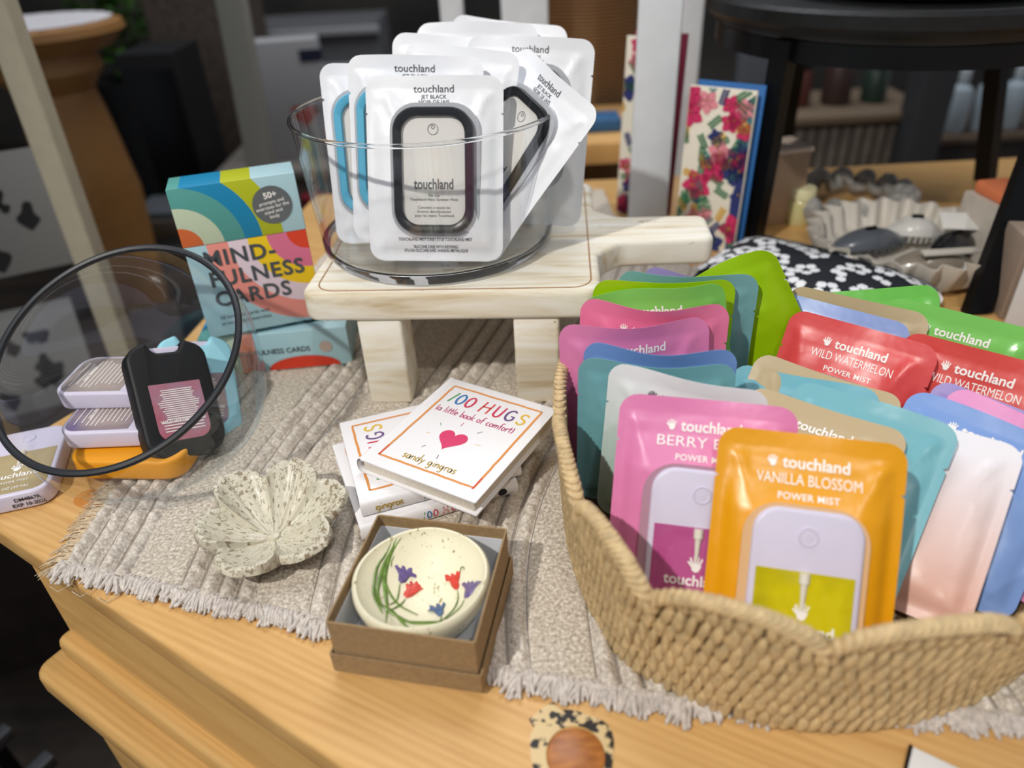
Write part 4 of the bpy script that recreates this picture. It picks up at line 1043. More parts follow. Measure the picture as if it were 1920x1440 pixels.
pouch('apple_right', 'apple green APPLELICIOUS pouch at the back right of the basket', (1668, 553), (1965, 640), '#7fce62', flavor='APPLELICIOUS', seed=30, wave=.002, rough=.2, s=.552, roll=-.02, lean=.45)
pouch('green_back', 'green pouch farthest back in the right row', (1763, 532), (1763, 532), '#6cc04e', brand=False, seed=31, wave=.002, yaw=-.5, s=.564, side='R', roll=.34, lean=.45)

# ------------------------------------------------------------------ scalloped basket
BC = Vector((.168, .3706, ZR)); BR = .153
M_ROPE = mat('paper_rope', '#c7ae82', .75, nz=.22, nscale=140, bump=.5, bscale=500); M_ROPED = mat('rope_core', '#7d6546', .85)
def flare(z): return BR + .010 * (z / .09)
def scal(a): u = ((math.degrees(a) + 100 + 3600) % 30) / 30 * 2 - 1; return .066 + .028 * math.sqrt(max(0, 1 - u * u * .985))
basket = thing('scalloped_basket', 'round natural woven paper rope basket with scalloped rim full of colourful pouches', 'basket', BC)
b = MB(); n = 180; vs = []
for r_, k_ in ((0, 0), (.3, 1), (.6, 1), (1, 1)):
    for k in range(n):
        a = 2 * PI * k / n; z = scal(a) * r_ if k_ else .001; R_ = flare(z) - .0015; vs.append((R_ * math.cos(a), R_ * math.sin(a), z))
b.add(vs, [(i * n + k, i * n + (k + 1) % n, (i + 1) * n + (k + 1) % n, (i + 1) * n + k) for i in range(3) for k in range(n)])
b.v = [tuple(bmap(v)) for v in b.v]; b.build('wall_core', M_ROPED, basket)
b = MB(); b.lathe([(.0001, .003), (BR * .5, .003), (BR - .003, .003), (BR - .001, .0016), (.0001, .0010)], 90); b.v = [tuple(bmap(v)) for v in b.v]; b.build('base', M_ROPED, basket)
b = MB(); rn = random.Random(9); rows = 8; hh = .0138; NL = 152
for j in range(rows):
    z = .005 + j * hh * .93
    for k in range(NL):
        a = 2 * PI * (k + .5 * (j % 2)) / NL + rn.uniform(-.003, .003); st = scal(a)
        if z > st - .003: continue
        zz = z + rn.uniform(-.0006, .0006); R_ = flare(zz) + .0002; rad = Vector((math.cos(a), math.sin(a), 0)); tan = Vector((-math.sin(a), math.cos(a), 0))
        sl = .12 + .1 * math.sin(a * 7 + j) + rn.uniform(-.12, .12); up_ = (Vector((0, 0, 1)) + tan * sl + rad * .1).normalized(); side = up_.cross(rad).normalized()
        hl = .0100 * rn.uniform(.9, 1.12) if z + hh < st else .0065
        w_ = .0032 * rn.uniform(.85, 1.15)
        b.blob(bmap(rad * (R_ + .0006 * rn.random()) + Vector((0, 0, zz))), side * w_, rad * .0031, up_ * hl, 7, 6)
        if rn.random() < .8:      # the second strand of the twist, tucked the other way
            up2 = (Vector((0, 0, 1)) - tan * (.5 + rn.uniform(-.2, .2))).normalized(); c2_ = a + PI / NL
            b.blob(bmap(Vector((math.cos(c2_), math.sin(c2_), 0)) * (R_ - .0012) + Vector((0, 0, zz - .002))), up2.cross(rad).normalized() * w_ * .8, rad * .0022, up2 * hl * .9, 6, 5)
o = b.build('woven_strands', M_ROPE, basket); 
b = MB(); N = 12 * 24
for k in range(N):
    a = 2 * PI * k / N; z = scal(a); R_ = flare(z) + .0002; rad = Vector((math.cos(a), math.sin(a), 0)); a2_ = a + .004
    tg = (Vector((math.cos(a2_), math.sin(a2_), 0)) * flare(scal(a2_)) + Vector((0, 0, scal(a2_)))) - (Vector((math.cos(a), math.sin(a), 0)) * flare(z) + Vector((0, 0, z)))
    tg = tg.normalized(); upn = tg.cross(rad).normalized() * -1; upn = upn if upn.z > 0 else -upn
    ax = (upn + tg * .8).normalized()
    b.blob(bmap(rad * R_ + Vector((0, 0, z))), tg * .0037 * rn.uniform(.9, 1.2), rad * .0050, ax * .0058 * rn.uniform(.92, 1.08), 7, 6)
b.build('rope_rim', mat('paper_rope_light', '#ceb488', .7, nz=.2, nscale=160, bump=.5, bscale=500), basket)

# ------------------------------------------------------------------ white case packs in the glass bowl
M_WP = None
def slant(px, py, dist, x, u, Hd):
    x = Vector(x).normalized(); u = Vector(u); u = (u - x * u.dot(x)).normalized(); return frame(atd(px, py, dist) - u * Hd / 2, x, u.cross(x), u)
def white_pack(label, a, c, yaw=None, push=0.0, seed=1, ring='#15171a', bottom=None, full=False, Wd=.104, Hd=.165, wave=.004, lean=None, txt=True, M=None, dx=0.0):
    W2 = Wd
    if M is None: M = pouch_frame(a, c, W2, Hd, gz + .009, yaw)
    t = thing('phone_case_pack', label, 'pouch', M=M, group='white silicone case packs standing in the glass bowl')
    P = Pouch(W2, Hd, seed, wave, .006); P.build(M, pouch_mat('white_film', '#f3f5fa', .4), t)
    fn = lambda x, y: P.front(x, y, .00035)
    if txt:
        b = MB(); put_text(b, 'touchland', .0080, 0, -.0125, fn, .006, width=.032); put_text(b, 'JET BLACK', .0042, 0, -.0172, fn, .006); put_text(b, 'NOIR DE JAIS', .0042, 0, -.0212, fn, .006)
        if full:
            for i, (l, w) in enumerate((('TOUCHLAND MIST CASE | ETUI TOUCHLAND MIST', .060), ('SILICONE CASE WITH KEYRING', .036), ('ETUI EN SILICONE AVEC ANNEAU METALLIQUE', .052))):
                put_text(b, l, .0036, 0, -Hd + .0165 - [0, .0060, .0092][i], fn, .01, width=w)
        b.build('printed_lettering', mat('grey_ink', '#55585f', .5), t, smooth=False)
    off = .0072; zc = Hd - .0245 - .048
    # window film, card insert and silicone ring
    wf = lambda x, y, l=0: (x, -off - l, y)
    pts = rrect(.071, .103, .021, 7, dx + .001, zc)
    b = MB(); n = len(pts); b.add([wf(x, y) for x, y in pts] + [(x, -off + .006, y) for x, y in pts], [tuple(range(n))] + [(i, (i + 1) % n, n + (i + 1) % n, n + i) for i in range(n)])
    b.build('clear_window', mat('case_window', '#b9bcc2', .25, coat=.5), t, smooth=30)
    O = rrect(.0635, .096, .018, 9, dx, zc); I = rrect(.0500, .0825, .013, 9, dx, zc); n = len(O)
    rings = [(O, off + .0002), (O, off + .0042), ([(dx + (x - dx) * .975, zc + (y - zc) * .985) for x, y in O], off + .0056), ([(dx + (x - dx) * 1.03, zc + (y - zc) * 1.02) for x, y in I], off + .0056), (I, off + .0046), (I, off + .0002)]
    b = MB(); vs = [(x, -d_, y) for pl_, d_ in rings for x, y in pl_]
    b.add(vs, [(r * n + i, r * n + (i + 1) % n, (r + 1) * n + (i + 1) % n, (r + 1) * n + i) for r in range(5) for i in range(n)])
    rg = b.build('silicone_case', mat('case_' + ring[1:], ring, .3), t, smooth=50)
    b = MB(); b.add([(x, -off - .0018, y) for x, y in I], [tuple(range(n))]); ins = b.build('insert_card', mat('insert_card', '#e3e1dc', .5), rg, smooth=False)
    b = MB(); f4 = lambda x, y: (x + dx, -off - .0022, y)
    put_text(b, 'touchland', .0112, 0, zc - .0135, f4, .02, width=.0315)
    for i, l in enumerate(('Fits any', 'Touchland Hand Sanitizer Mists', '', 'Convient a toutes les', 'brumes desinfectantes', 'pour les mains Touchland')):
        if l: put_text(b, l, .0030, 0, zc - .0195 - i * .0031, f4, .0)
    for r0, cy in ((.0042, zc + .0315), (.0014, zc + .0332)):
        vs = [f4(rr * math.cos(2 * PI * k / 24), cy + rr * math.sin(2 * PI * k / 24)) for rr in (r0, r0 - .0004) for k in range(24)]
        b.add(vs, [(k, (k + 1) % 24, 24 + (k + 1) % 24, 24 + k) for k in range(24)])
    b.build('insert_lettering', mat('grey_ink', '#55585f', .5), ins, smooth=False)
    b = MB(); b.add([(dx + (x - dx) * 1.10, -off - .0066, zc + (y - zc) * 1.06) for x, y in O], [tuple(range(n))])
    b.build('window_film', thin_glass('window_film', (1, 1, 1, 1), .35, .05, .05), t, smooth=False)
    return t
BLUE_RING = '#5bb6d8'
WX, WU = (1, -.07, -.035), (-.02, .36, .93)
def wp(label, px, py, dist, seed, x=WX, u=WU, Hd=.145, **k): white_pack(label, None, None, seed=seed, Wd=.109, Hd=Hd, M=slant(px, py, dist, x, u, Hd), **k)
wp('white pack with a black case ring and touchland card, front of the glass bowl', 816, 320, .617, 41, full=True, wave=.002, Hd=.143)
wp('white pack with pale blue case ring directly behind the front pack, left side of bowl', 782, 283, .637, 42, ring=BLUE_RING, dx=-.0145)
wp('white pack with pale blue case ring standing leftmost in the glass bowl', 738, 288, .658, 43, x=(1, .02, -.01), ring=BLUE_RING, dx=-.0135)
wp('white pack showing a slanted black case, leaning to the right side of the bowl', 950, 292, .642, 44, x=(.50, -.80, -.34), u=(.46, .16, .87), Hd=.150)
wp('white pack in the middle of the bowl behind the front one', 845, 262, .668, 45, x=(.85, -.45, -.06), txt=False, wave=.003, Hd=.148)
wp('white pack with rounded corner rising left of centre at the back of the bowl', 850, 238, .693, 46, x=(1, -.12, -.06), txt=False, Hd=.150)
wp('white pack tallest on the right of the bowl with touchland near its corner', 985, 250, .682, 47, x=(1, -.16, -.07), u=(.10, .25, .95), Hd=.155)
wp('white pack at the very back left of the bowl, its corner above the others', 895, 215, .715, 48, txt=False, Hd=.155)
wp('white pack farthest back and highest, its top edge sloping to the right', 935, 212, .738, 49, x=(1, -.3, -.12), txt=False, Hd=.160)

# ------------------------------------------------------------------ black round plant stand standing on the chest
M_BW = mat('black_stained_wood', '#141516', .42, nz=.3, nscale=60, bump=.6, bscale=130)
sc_ = Vector((.476, .956, 0)); SRd = .214; SZ = .237
st = thing('round_stand', 'black round-topped metal and wood stand with splayed legs at the upper right', 'stand', sc_)
MB().lathe([(.0001, SZ), (SRd * .9, SZ), (SRd * .965, SZ + .002), (SRd * .97, SZ + .010), (SRd, SZ + .011), (SRd + .004, SZ + .016), (SRd + .004, SZ + .028), (SRd, SZ + .032), (SRd - .012, SZ + .032), (SRd - .016, SZ + .026), (.0001, SZ + .026)], 96).build('top', M_BW, st)
MB().lathe([(SRd * .93, SZ - .022), (SRd * .95, SZ - .022), (SRd * .95, SZ), (SRd * .93, SZ)], 96, closed=True).build('ring_apron', M_BLK, st)
for k, (fx_, fy_) in enumerate(((.309, .858), (.477, .652), (.70, 1.03), (.46, 1.20))):
    f_ = Vector((fx_, fy_, 0)) - sc_; tp = Vector([(-.168, -.118), (.106, -.172), (.185, .09), (-.03, .203)][k] + (SZ - .0,)); ax = (tp - f_).normalized(); sd = Vector((-f_.y, f_.x, 0)).normalized(); ot = sd.cross(ax)
    b = MB(); vs = []
    for p_, s_ in ((f_, .0125), (tp, .0125)):
        for a_, c_ in ((-1, -1), (1, -1), (1, 1), (-1, 1)): vs.append(p_ + sd * a_ * s_ + ot * c_ * s_ * .62)
    b.add(vs, [(0, 3, 2, 1), (4, 5, 6, 7)] + [(i, (i + 1) % 4, 4 + (i + 1) % 4, 4 + i) for i in range(4)]); b.build('leg', M_BLK, st, smooth=False)
pl_ = MB().lathe([(.0001, 0), (.10, 0), (.13, .006), (.150, .02), (.154, .021), (.150, .017), (.128, .010), (.0001, .006)], 64).build('serving_plate', mat('plate_white', '#dfe3e8', .3), None)
pl_.location = (sc_.x + .03, sc_.y, SZ + .027); tag(pl_, 'white plate on top of the black round stand at the picture edge', 'plate')

# ------------------------------------------------------------------ white easel post, greeting cards and what stands on the right of the chest
M_WPT = whitewash('painted_white') if False else mat('painted_white', '#dfe3e8', .5, nz=.04, nscale=40, bump=.2)
def post(name, label, p0, p1, w, d, m, yaw=0.0):
    p0, p1 = Vector(p0), Vector(p1); ax = (p1 - p0); L = ax.length; ax.normalize(); x = Vector((math.cos(yaw), math.sin(yaw), 0)); x = (x - ax * x.dot(ax)).normalized(); y = ax.cross(x)
    o = MB().box((0, 0, L / 2), (w, d, L), bev=min(w, d) * .12).build(name, m, None); o.matrix_world = frame(p0, x, y, ax); tag(o, label, 'post', None); return o
pb = at(1212, 424, .0); post('easel_post', 'white painted wooden easel post standing behind the riser board handle', pb, pb + Vector((.002, .0, .52)), .050, .022, M_WPT, -.15)
q = aty(1281, 135, 1.35); post('easel_post', 'white painted post just right of and behind the front easel post', q + Vector((0, 0, -.45)), q + Vector((0, 0, .6)), .045, .04, M_WPT)
q = aty(985, 72, 1.30); post('easel_post', 'greyish white post behind the glass bowl packs, left of the rattan panel', q + Vector((0, 0, -.7)), q + Vector((0, 0, .6)), .074, .035, M_WPT)
q = aty(851, 60, 1.30); post('easel_post', 'slim white post behind the glass bowl packs, farthest left of the pale posts', q + Vector((0, 0, -.7)), q + Vector((0, 0, .6)), .037, .035, M_WPT)
CARDC = [mat('print_' + n, c, .6) for n, c in (('magenta', '#cf2f63'), ('green', '#3f7d55'), ('navy', '#2b3470'), ('rose', '#e8909c'), ('ochre', '#dfae3c'), ('teal', '#4f8f8a'))]
def scatter_print(b, x0, x1, z0, z1, y, seed, cnt, big=.010, fn=None):
    rn = random.Random(seed); fn = fn or (lambda u, v: (u, y, v))
    def leaf(cx, cy, L, w, a):
        P = [(L * t, w * math.sin(PI * t)) for t in (0, .25, .5, .75, 1)] + [(L * t, -w * math.sin(PI * t)) for t in (.75, .5, .25)]
        q_ = [(cx + px_ * math.cos(a) - py_ * math.sin(a), cy + px_ * math.sin(a) + py_ * math.cos(a)) for px_, py_ in P]
        q_ = [(min(max(u, x0), x1), min(max(v_, z0), z1)) for u, v_ in q_]; b.add([fn(u, v_) for u, v_ in q_], [tuple(range(8))])
    for i in range(cnt):
        cx, cy = rn.uniform(x0, x1), rn.uniform(z0, z1); kind = rn.random()
        if kind < .33:
            b.k = rn.choice([0, 3, 0, 2]); r_ = big * rn.uniform(.5, 1); a0_ = rn.random() * 6
            for k in range(5): leaf(cx, cy, r_, r_ * .38, a0_ + k * 1.257)
            b.k = 4; leaf(cx - r_ * .15, cy, r_ * .3, r_ * .15, a0_)
        else:
            b.k = rn.choice([1, 1, 5, 1, 2, 4]); a0_ = rn.random() * 6
            for k in range(5):
                ox_ = cx + k * .0035 * math.cos(a0_); oy_ = cy + k * .0035 * math.sin(a0_); leaf(ox_, oy_, .0055, .0016, a0_ + .9); leaf(ox_, oy_, .0055, .0016, a0_ - .9)
def card(label, bl, br, h, seed, thick=.004, lean=.06, back='#2f6fb3'):
    d = (br - bl); Wd = d.length; d.normalize(); hb = Vector((-d.y, d.x, 0)); u = (Vector((0, 0, 1)) * math.cos(lean) + hb * math.sin(lean))
    t = thing('floral_card', label, 'greeting card', M=frame(bl, d, u.cross(d), u), group='flowery greeting cards by the easel post')
    MB().box((Wd / 2, thick / 2, h / 2), (Wd, thick, h), bev=.0006).build('cover', mat('card_cream', '#ece5d4', .6), t)
    MB().box((Wd / 2 + .004, thick + .012, h / 2 + .004), (Wd, .004, h), bev=.0006).build('back_cover', mat('card_back' + back[1:], back, .6), t)
    b = MB(); 
    b.k = 2; b.add([(Wd * .86, -.0006, 0.002), (Wd - .001, -.0006, .002), (Wd - .001, -.0006, h - .004), (Wd * .84, -.0006, h * .93), (Wd * .93, -.0006, h * .8), (Wd * .8, -.0006, h * .72), (Wd * .92, -.0006, h * .55), (Wd * .84, -.0006, h * .35)], [tuple(range(8))])
    scatter_print(b, .001, Wd - .001, .001, h - .001, -.0009, seed, 80, .020)
    b.build('floral_print', CARDC, t, smooth=False)
cA = Vector((.214, .871, 0)); cB = Vector((.277, .824, 0))
card('large floral greeting card with navy edge standing right of the white easel post', cA, cB, .188, 5)
card('floral greeting card with pink flowers standing left of the white easel post', Vector((.158, .985, 0)), Vector((.215, .945, 0)), .225, 8, back='#9c3550')
# zipper pouch with white flowers
zc_ = Vector((.322, .700, 0)); zy = -.80
fp = thing('flower_print_bag', 'black fabric bag printed with white flowers lying behind the sanitizer pouches', 'bag', zc_, rz=zy)
b = MB(); nx, ny = 30, 20; top = []; bot = []
def bagz(u, v): return .010 + .033 * (max(0, 1 - abs(u) ** 4)) ** .5 * (max(0, 1 - abs(v) ** 3)) ** .5 + .004 * noise.noise(Vector((u * 2.2, v * 2.2, 3)))
for j in range(ny + 1):
    for i in range(nx + 1):
        u = i / nx * 2 - 1; v = j / ny * 2 - 1; x = u * .115 * (1 - .04 * v * v); y = v * .070 * (1 - .05 * u * u)
        top.append((x, y, bagz(u, v))); bot.append((x, y, .001 + .004 * (abs(u) ** 6 + abs(v) ** 6)))
o_ = len(top); n1 = nx + 1; f = []
for j in range(ny):
    for i in range(nx): a_ = j * n1 + i; f += [(a_, a_ + 1, a_ + n1 + 1, a_ + n1), (o_ + a_, o_ + a_ + n1, o_ + a_ + n1 + 1, o_ + a_ + 1)]
pr = [i for i in range(n1)] + [j * n1 + nx for j in range(1, ny + 1)] + [ny * n1 + i for i in range(nx - 1, -1, -1)] + [j * n1 for j in range(ny - 1, 0, -1)]
for a_, c_ in zip(pr, pr[1:] + pr[:1]): f.append((a_, o_ + a_, o_ + c_, c_))
b.add(top + bot, f); b.build('fabric_body', mat('black_fabric', '#1b1f27', .8, bump=.3), fp, smooth=70)
b = MB(); rn = random.Random(12)
def bag_pt(x, y, l=.0012): u = max(-1, min(1, x / .115)); v = max(-1, min(1, y / .070)); return (u * .115, v * .070, bagz(u, v) + l)
pos = []
for _ in range(900):
    x, y = rn.uniform(-.105, .105), rn.uniform(-.064, .064)
    if all((x - a_) ** 2 + (y - c_) ** 2 > .0225 ** 2 for a_, c_ in pos): pos.append((x, y))
for x, y in pos:
    a0_ = rn.random() * 6; petals = 5 if rn.random() < .75 else 2
    for k in range(petals):
        a_ = a0_ + k * 2 * PI / 5; L = .0140; pts = [(.003, 0), (.0062, .0048), (.0108, .0050), (L, 0), (.0108, -.0050), (.0062, -.0048)]
        b.add([bag_pt(x + px_ * math.cos(a_) - py_ * math.sin(a_), y + px_ * math.sin(a_) + py_ * math.cos(a_)) for px_, py_ in pts], [tuple(range(6))])
b.build('flower_print', mat('white_print', '#eceef2', .7), fp, smooth=False)
b = MB(); b.tube([bag_pt(-.108 + .216 * k / 20, .052 - .004 * math.sin(k * .6), .002) for k in range(21)], .0018, 6); b.build('zipper', M_BLK, fp)

# wavy tray of hair clips
tc_ = Vector((.455, .775, 0)); 
tray_ = thing('wavy_tray', 'cream tray with a wavy ruffled rim holding hair clips behind the flower bag', 'tray', tc_)
M_CER = mat('cream_ceramic', '#cfc8bd', .45)
wv = lambda t, r, z: 1 + (.085 * math.sin(24 * t) * max(0, (r - .07) / .035) if r > .07 else 0)
MB().lathe([(.0001, .004), (.072, .004), (.086, .014), (.098, .042), (.1008, .042), (.090, .012), (.076, 0), (.0001, 0)], 264, rfun=wv).build('tray_body', M_CER, tray_)
def hair_clip(label, c, rz, L, col, seed, tilt=0.0):
    t = thing('hair_clip', label, 'hair clip', M=Matrix.Translation(c) @ Matrix.Rotation(rz, 4, 'Z') @ Matrix.Rotation(tilt, 4, 'X'), group='hair clips in the wavy tray')
    m_ = mat('clip_' + col[1:], col, .25, coat=.4)
    for sg in (-1, 1):
        b = MB(); vs = []; nn_ = 14
        for i in range(nn_ + 1):
            x = -L / 2 + L * i / nn_; h = .026 * math.sin(PI * (i / nn_ * .8 + .1))
            for q_ in range(5):
                a_ = q_ / 4 * 1.5; vs.append((x, sg * (.002 + h * math.sin(a_) * .7), .003 + h * (1 - math.cos(a_)) * .2 + h * math.cos(a_) * .9))
        for v_ in list(vs): vs.append((v_[0], v_[1] - sg * .0018, v_[2] - .0012))
        o2 = (nn_ + 1) * 5; f = []
        for i in range(nn_):
            for q_ in range(4): a_ = i * 5 + q_; f += [(a_, a_ + 1, a_ + 6, a_ + 5), (o2 + a_, o2 + a_ + 5, o2 + a_ + 6, o2 + a_ + 1)]
            f += [(i * 5, i * 5 + 5, o2 + i * 5 + 5, o2 + i * 5), (i * 5 + 4, o2 + i * 5 + 4, o2 + i * 5 + 9, i * 5 + 9)]
        b.add(vs, f); jw = b.build('jaw', m_, t)
        b = MB()
        for i in range(9):
            x = -L * .42 + L * .84 * i / 8; h = .026 * math.sin(PI * ((x / L + .5) * .8 + .1))
            b.tube([(x, sg * h * .72, .004 + h * .25), (x, sg * h * .62, .001), (x, sg * h * .35, -.001)], [.0016, .0013, .0007], 6)
        b.build('teeth', m_, jw)
    b = MB(); b.tube([(-.006, 0, .026), (.006, 0, .026)], .0035, 8); b.build('spring', M_BLK, t)
    return t
TZ = .012
hair_clip('large dark grey claw clip at the left of the wavy tray', tc_ + Vector((-.032, .018, TZ)), .2, .095, '#5b6068', 1)
hair_clip('white claw clip in the middle back of the wavy tray', tc_ + Vector((.03, .036, TZ + .004)), -.3, .06, '#d9d7d2', 2)
hair_clip('black claw clip at the right of the wavy tray', tc_ + Vector((.055, -.006, TZ)), .5, .08, '#2a2a2c', 3)
hair_clip('taupe ribbed claw clip at the front of the wavy tray', tc_ + Vector((.012, -.046, TZ)), -.1, .085, '#8d8375', 4)
b = MB().box((0, 0, .001), (.042, .028, .0012), bev=.001); o = b.build('clip_label_card', mat('tag_white', '#e6e4e0', .6), None); o.location = tc_ + Vector((.062, .004, .047)); o.rotation_euler = (.35, 0, -.25); tag(o, 'small white label card resting on the black claw clip', 'label card')
b = MB().box((0, 0, .001), (.06, .010, .004), bev=.001); o = b.build('hair_barrette', mat('barrette_pearl', '#d8d2c6', .4), None); o.location = tc_ + Vector((.018, -.06, .040)); o.rotation_euler = (0, 0, .02); tag(o, 'pale straight barrette lying across the front of the wavy tray', 'hair clip')
# ruffled scrunchie behind the tray
b = MB(); P = []
for k in range(160):
    a_ = 2 * PI * k / 160; P.append(((.075 + .006 * math.sin(15 * a_)) * math.cos(a_), (.06 + .006 * math.sin(15 * a_)) * math.sin(a_), .022 + .008 * math.cos(15 * a_)))
b.tube(P, [.010 + .004 * math.sin(k * 15 * 2 * PI / 160) for k in range(160)], 8, closed=True)
o = b.build('ruffled_scrunchie', mat('scrunchie_grey', '#9a9894', .8, nz=.3, nscale=90), None); o.location = (.458, .945, 0); tag(o, 'grey ruffled hair scrunchie behind the wavy tray', 'scrunchie')
# small things around
def boxthing(name, label, cat, c, size, rz, col, bev=.002, extra=None):
    t = thing(name, label, cat, c, rz=rz)
    MB().box((0, 0, size[2] / 2), size, bev=bev).build('box_body', mat('m_' + col[1:], col, .6, nz=.06), t)
    return t
t = boxthing('tan_box', 'small upright tan box behind the left leg of the black stand', 'box', (.352, .935, 0), (.07, .05, .092), .2, '#b59a80')
MB().box((0, 0, .0955), (.073, .053, .006), bev=.001).build('box_lid', mat('m_e5d2c2', '#e5d2c2', .6), t)
t = thing('glass_jar', 'small clear jar with pale yellow lid right of the tan box', 'jar', (.388, .915, 0))
MB().lathe([(.0001, 0), (.016, 0), (.018, .003), (.018, .030), (.015, .034), (.0001, .034)], 28).build('jar_body', mat('pale_glass', '#cfc68f', .15, coat=.5), t)
MB().lathe([(.0001, .0345), (.0165, .0345), (.0165, .046), (.015, .048), (.0001, .048)], 28).build('jar_lid', mat('lid_cream', '#e4ddb0', .4), t)
t = thing('price_sign', 'grey card with printed capitals standing at the right picture edge', 'sign', M=frame(at(1882, 612, 0), Vector((.95, -.3, 0)), Vector((.3, .95, 0)), Vector((0, 0, 1))))
MB().box((.05, .003, .045), (.1, .003, .09), bev=.0005).build('sign_panel', mat('sign_grey', '#cfd1d6', .6), t)
b = MB(); f5 = lambda x, y: (x, .0008, y)
for i, l in enumerate(('MADE', 'RECYCLED', 'MATERIALS')): put_text(b, l, .0085, .014, .052 - i * .010, f5, .02, 'LEFT')
b.build('sign_lettering', M_INKB, t, smooth=False)
boxthing('taupe_block', 'taupe wooden block right of the black stand leg', 'block', (.535, .655, 0), (.075, .05, .085), -.2, '#9c8a7c')
t = boxthing('gift_carton', 'cream carton with orange tissue right of the hair clips', 'box', (.553, .775, 0), (.05, .06, .075), .1, '#cfc6ba')
MB().box((0, 0, .082), (.04, .05, .014), bev=.005).build('tissue', mat('orange_tissue', '#f08a5c', .7), t, label='orange tissue')
c = at(1762, 1450, .0); t = thing('price_card', 'white card with black edge lying at the bottom of the picture on the pine top', 'card', (.205, .186, 0), rz=-.62)
MB().box((0, 0, .0012), (.036, .026, .0018), bev=.0006).build('card_face', mat('m_white', '#eceef0', .5), t)
MB().box((-.0190, 0, .0012), (.0016, .027, .002), bev=.0004).build('card_edge', M_BLK, t)

# ------------------------------------------------------------------ the shop behind
M_RAT = NT('rattan'); v = M_RAT.coords(scale=(1, 1, 1)); w = M_RAT.n('ShaderNodeTexWave', wave_type='BANDS', bands_direction='Z'); M_RAT.l(v, w.inputs[0]); w.inputs['Scale'].default_value = 45; w.inputs['Distortion'].default_value = 1.5
M_RAT.l(M_RAT.ramp(w.outputs[1], [(.2, lin('#5d3f22')), (.8, lin('#a87c4a'))]), M_RAT.b.inputs[0]); M_RAT.bump(w.outputs[1], .5, .003); M_RAT = M_RAT.m
M_DK = mat('dark_wood', '#2c2520', .6, nz=.3, nscale=20); M_OAK = pine('shop_oak', 0, ('#63391a', '#8f5c2a')); M_CRM = mat('cream_paint', '#b5ad97', .6, nz=.05); M_GRYW = mat('grey_wood', '#6a625a', .7, nz=.25, nscale=25)
FLZ = -.85
# rattan chair back / basket behind the bowl
c = aty(1095, 150, 1.84); t = thing('rattan_basket', 'tall brown rattan basket standing behind the white easel posts', 'basket', (c.x, c.y, FLZ))
MB().lathe([(.10, 0), (.14, .1), (.155, .5), (.15, 1.0), (.165, 1.35), (.155, 1.35), (.14, 1.0), (.14, .5), (.09, .01)], 40).build('basket_wall', M_RAT, t)
b = MB(); b.tube([(.16 * math.cos(2 * PI * k / 40), .16 * math.sin(2 * PI * k / 40), 1.35) for k in range(40)], .012, 8, closed=True); b.build('basket_rim', M_RAT, t)
# low oak bench with blue item (seen past the riser)
t = thing('oak_bench', 'low light oak bench seen between the glass bowl and the floral card', 'bench', (.16, 1.50, FLZ))
MB().box((0, 0, FLZ * -1 - .03), (.5, .28, .04), bev=.004).build('bench_top', pine('bench_oak', 0, ('#c58a49', '#e6b776')), t)
for sx_ in (-1, 1): MB().box((sx_ * .2, 0, .40), (.04, .22, .80), bev=.003).build('bench_side', M_OAK, t)
o = MB().box((0, 0, .012), (.10, .07, .024), bev=.006).build('blue_soap_box', mat('m_2f5f8c', '#2f5f8c', .6), None); o.location = (.185, 1.46, FLZ * 0 - .0095); tag(o, 'small blue box on the light oak bench', 'box')
# left: round oak table with lace cloth
c = aty(150, 290, 1.65); _e = aty(214, 34, 1.65); TX, TY, TZt = c.x + .02, 1.65, _e.z; TR_ = max(.12, _e.x - c.x)
t = thing('round_table', 'round brown wooden table with turned leg at the upper left', 'table', (TX - .02, TY, FLZ))
hT = TZt - FLZ
MB().lathe([(.0001, hT), (TR_ - .02, hT), (TR_, hT - .006), (TR_ + .003, hT - .02), (TR_ - .01, hT - .032), (TR_ - .03, hT - .05), (.0001, hT - .05)], 64).build('tabletop', M_OAK, t)
MB().lathe([(.10, hT - .05), (.105, hT - .09), (.075, hT - .13), (.085, hT - .2), (.10, hT - .35), (.08, hT - .6), (.06, hT - .8), (.11, .12), (.12, 0)], 40).build('pedestal', M_OAK, t)
o = MB().lathe([(.0001, .0012), (TR_ - .05, .0012), (TR_ - .02, .0012), (TR_ - .018, -.0002)], 64, rfun=lambda t_, r, z: 1 + (.03 * math.sin(24 * t_) if r > TR_ - .03 else 0)).build('lace_doily', mat('lace', '#d5d3d6', .9, nz=.1, nscale=200), None)
o.location = (TX - .02, TY, TZt + .0008); tag(o, 'white lace doily on the round brown table', 'doily')
# cream posts
q0, q1 = aty(243, 690, .98), aty(-6, 0, .98)
q1 = q0 + (q1 - q0) * 1.25; post('display_post', 'slanted cream wooden post behind the fishbowl at the left', q0 + (q0 - q1) * .9, q1, .034, .03, M_CRM)
q0, q1 = aty(487, 290, 1.55), aty(434, 0, 1.55)
post('display_post', 'pale grey wooden post left of the glass bowl, behind the card boxes', q0 + (q0 - q1) * 2.5, q0 + (q1 - q0) * 1.4, .052, .04, mat('pale_grey_paint', '#8f9088', .6))
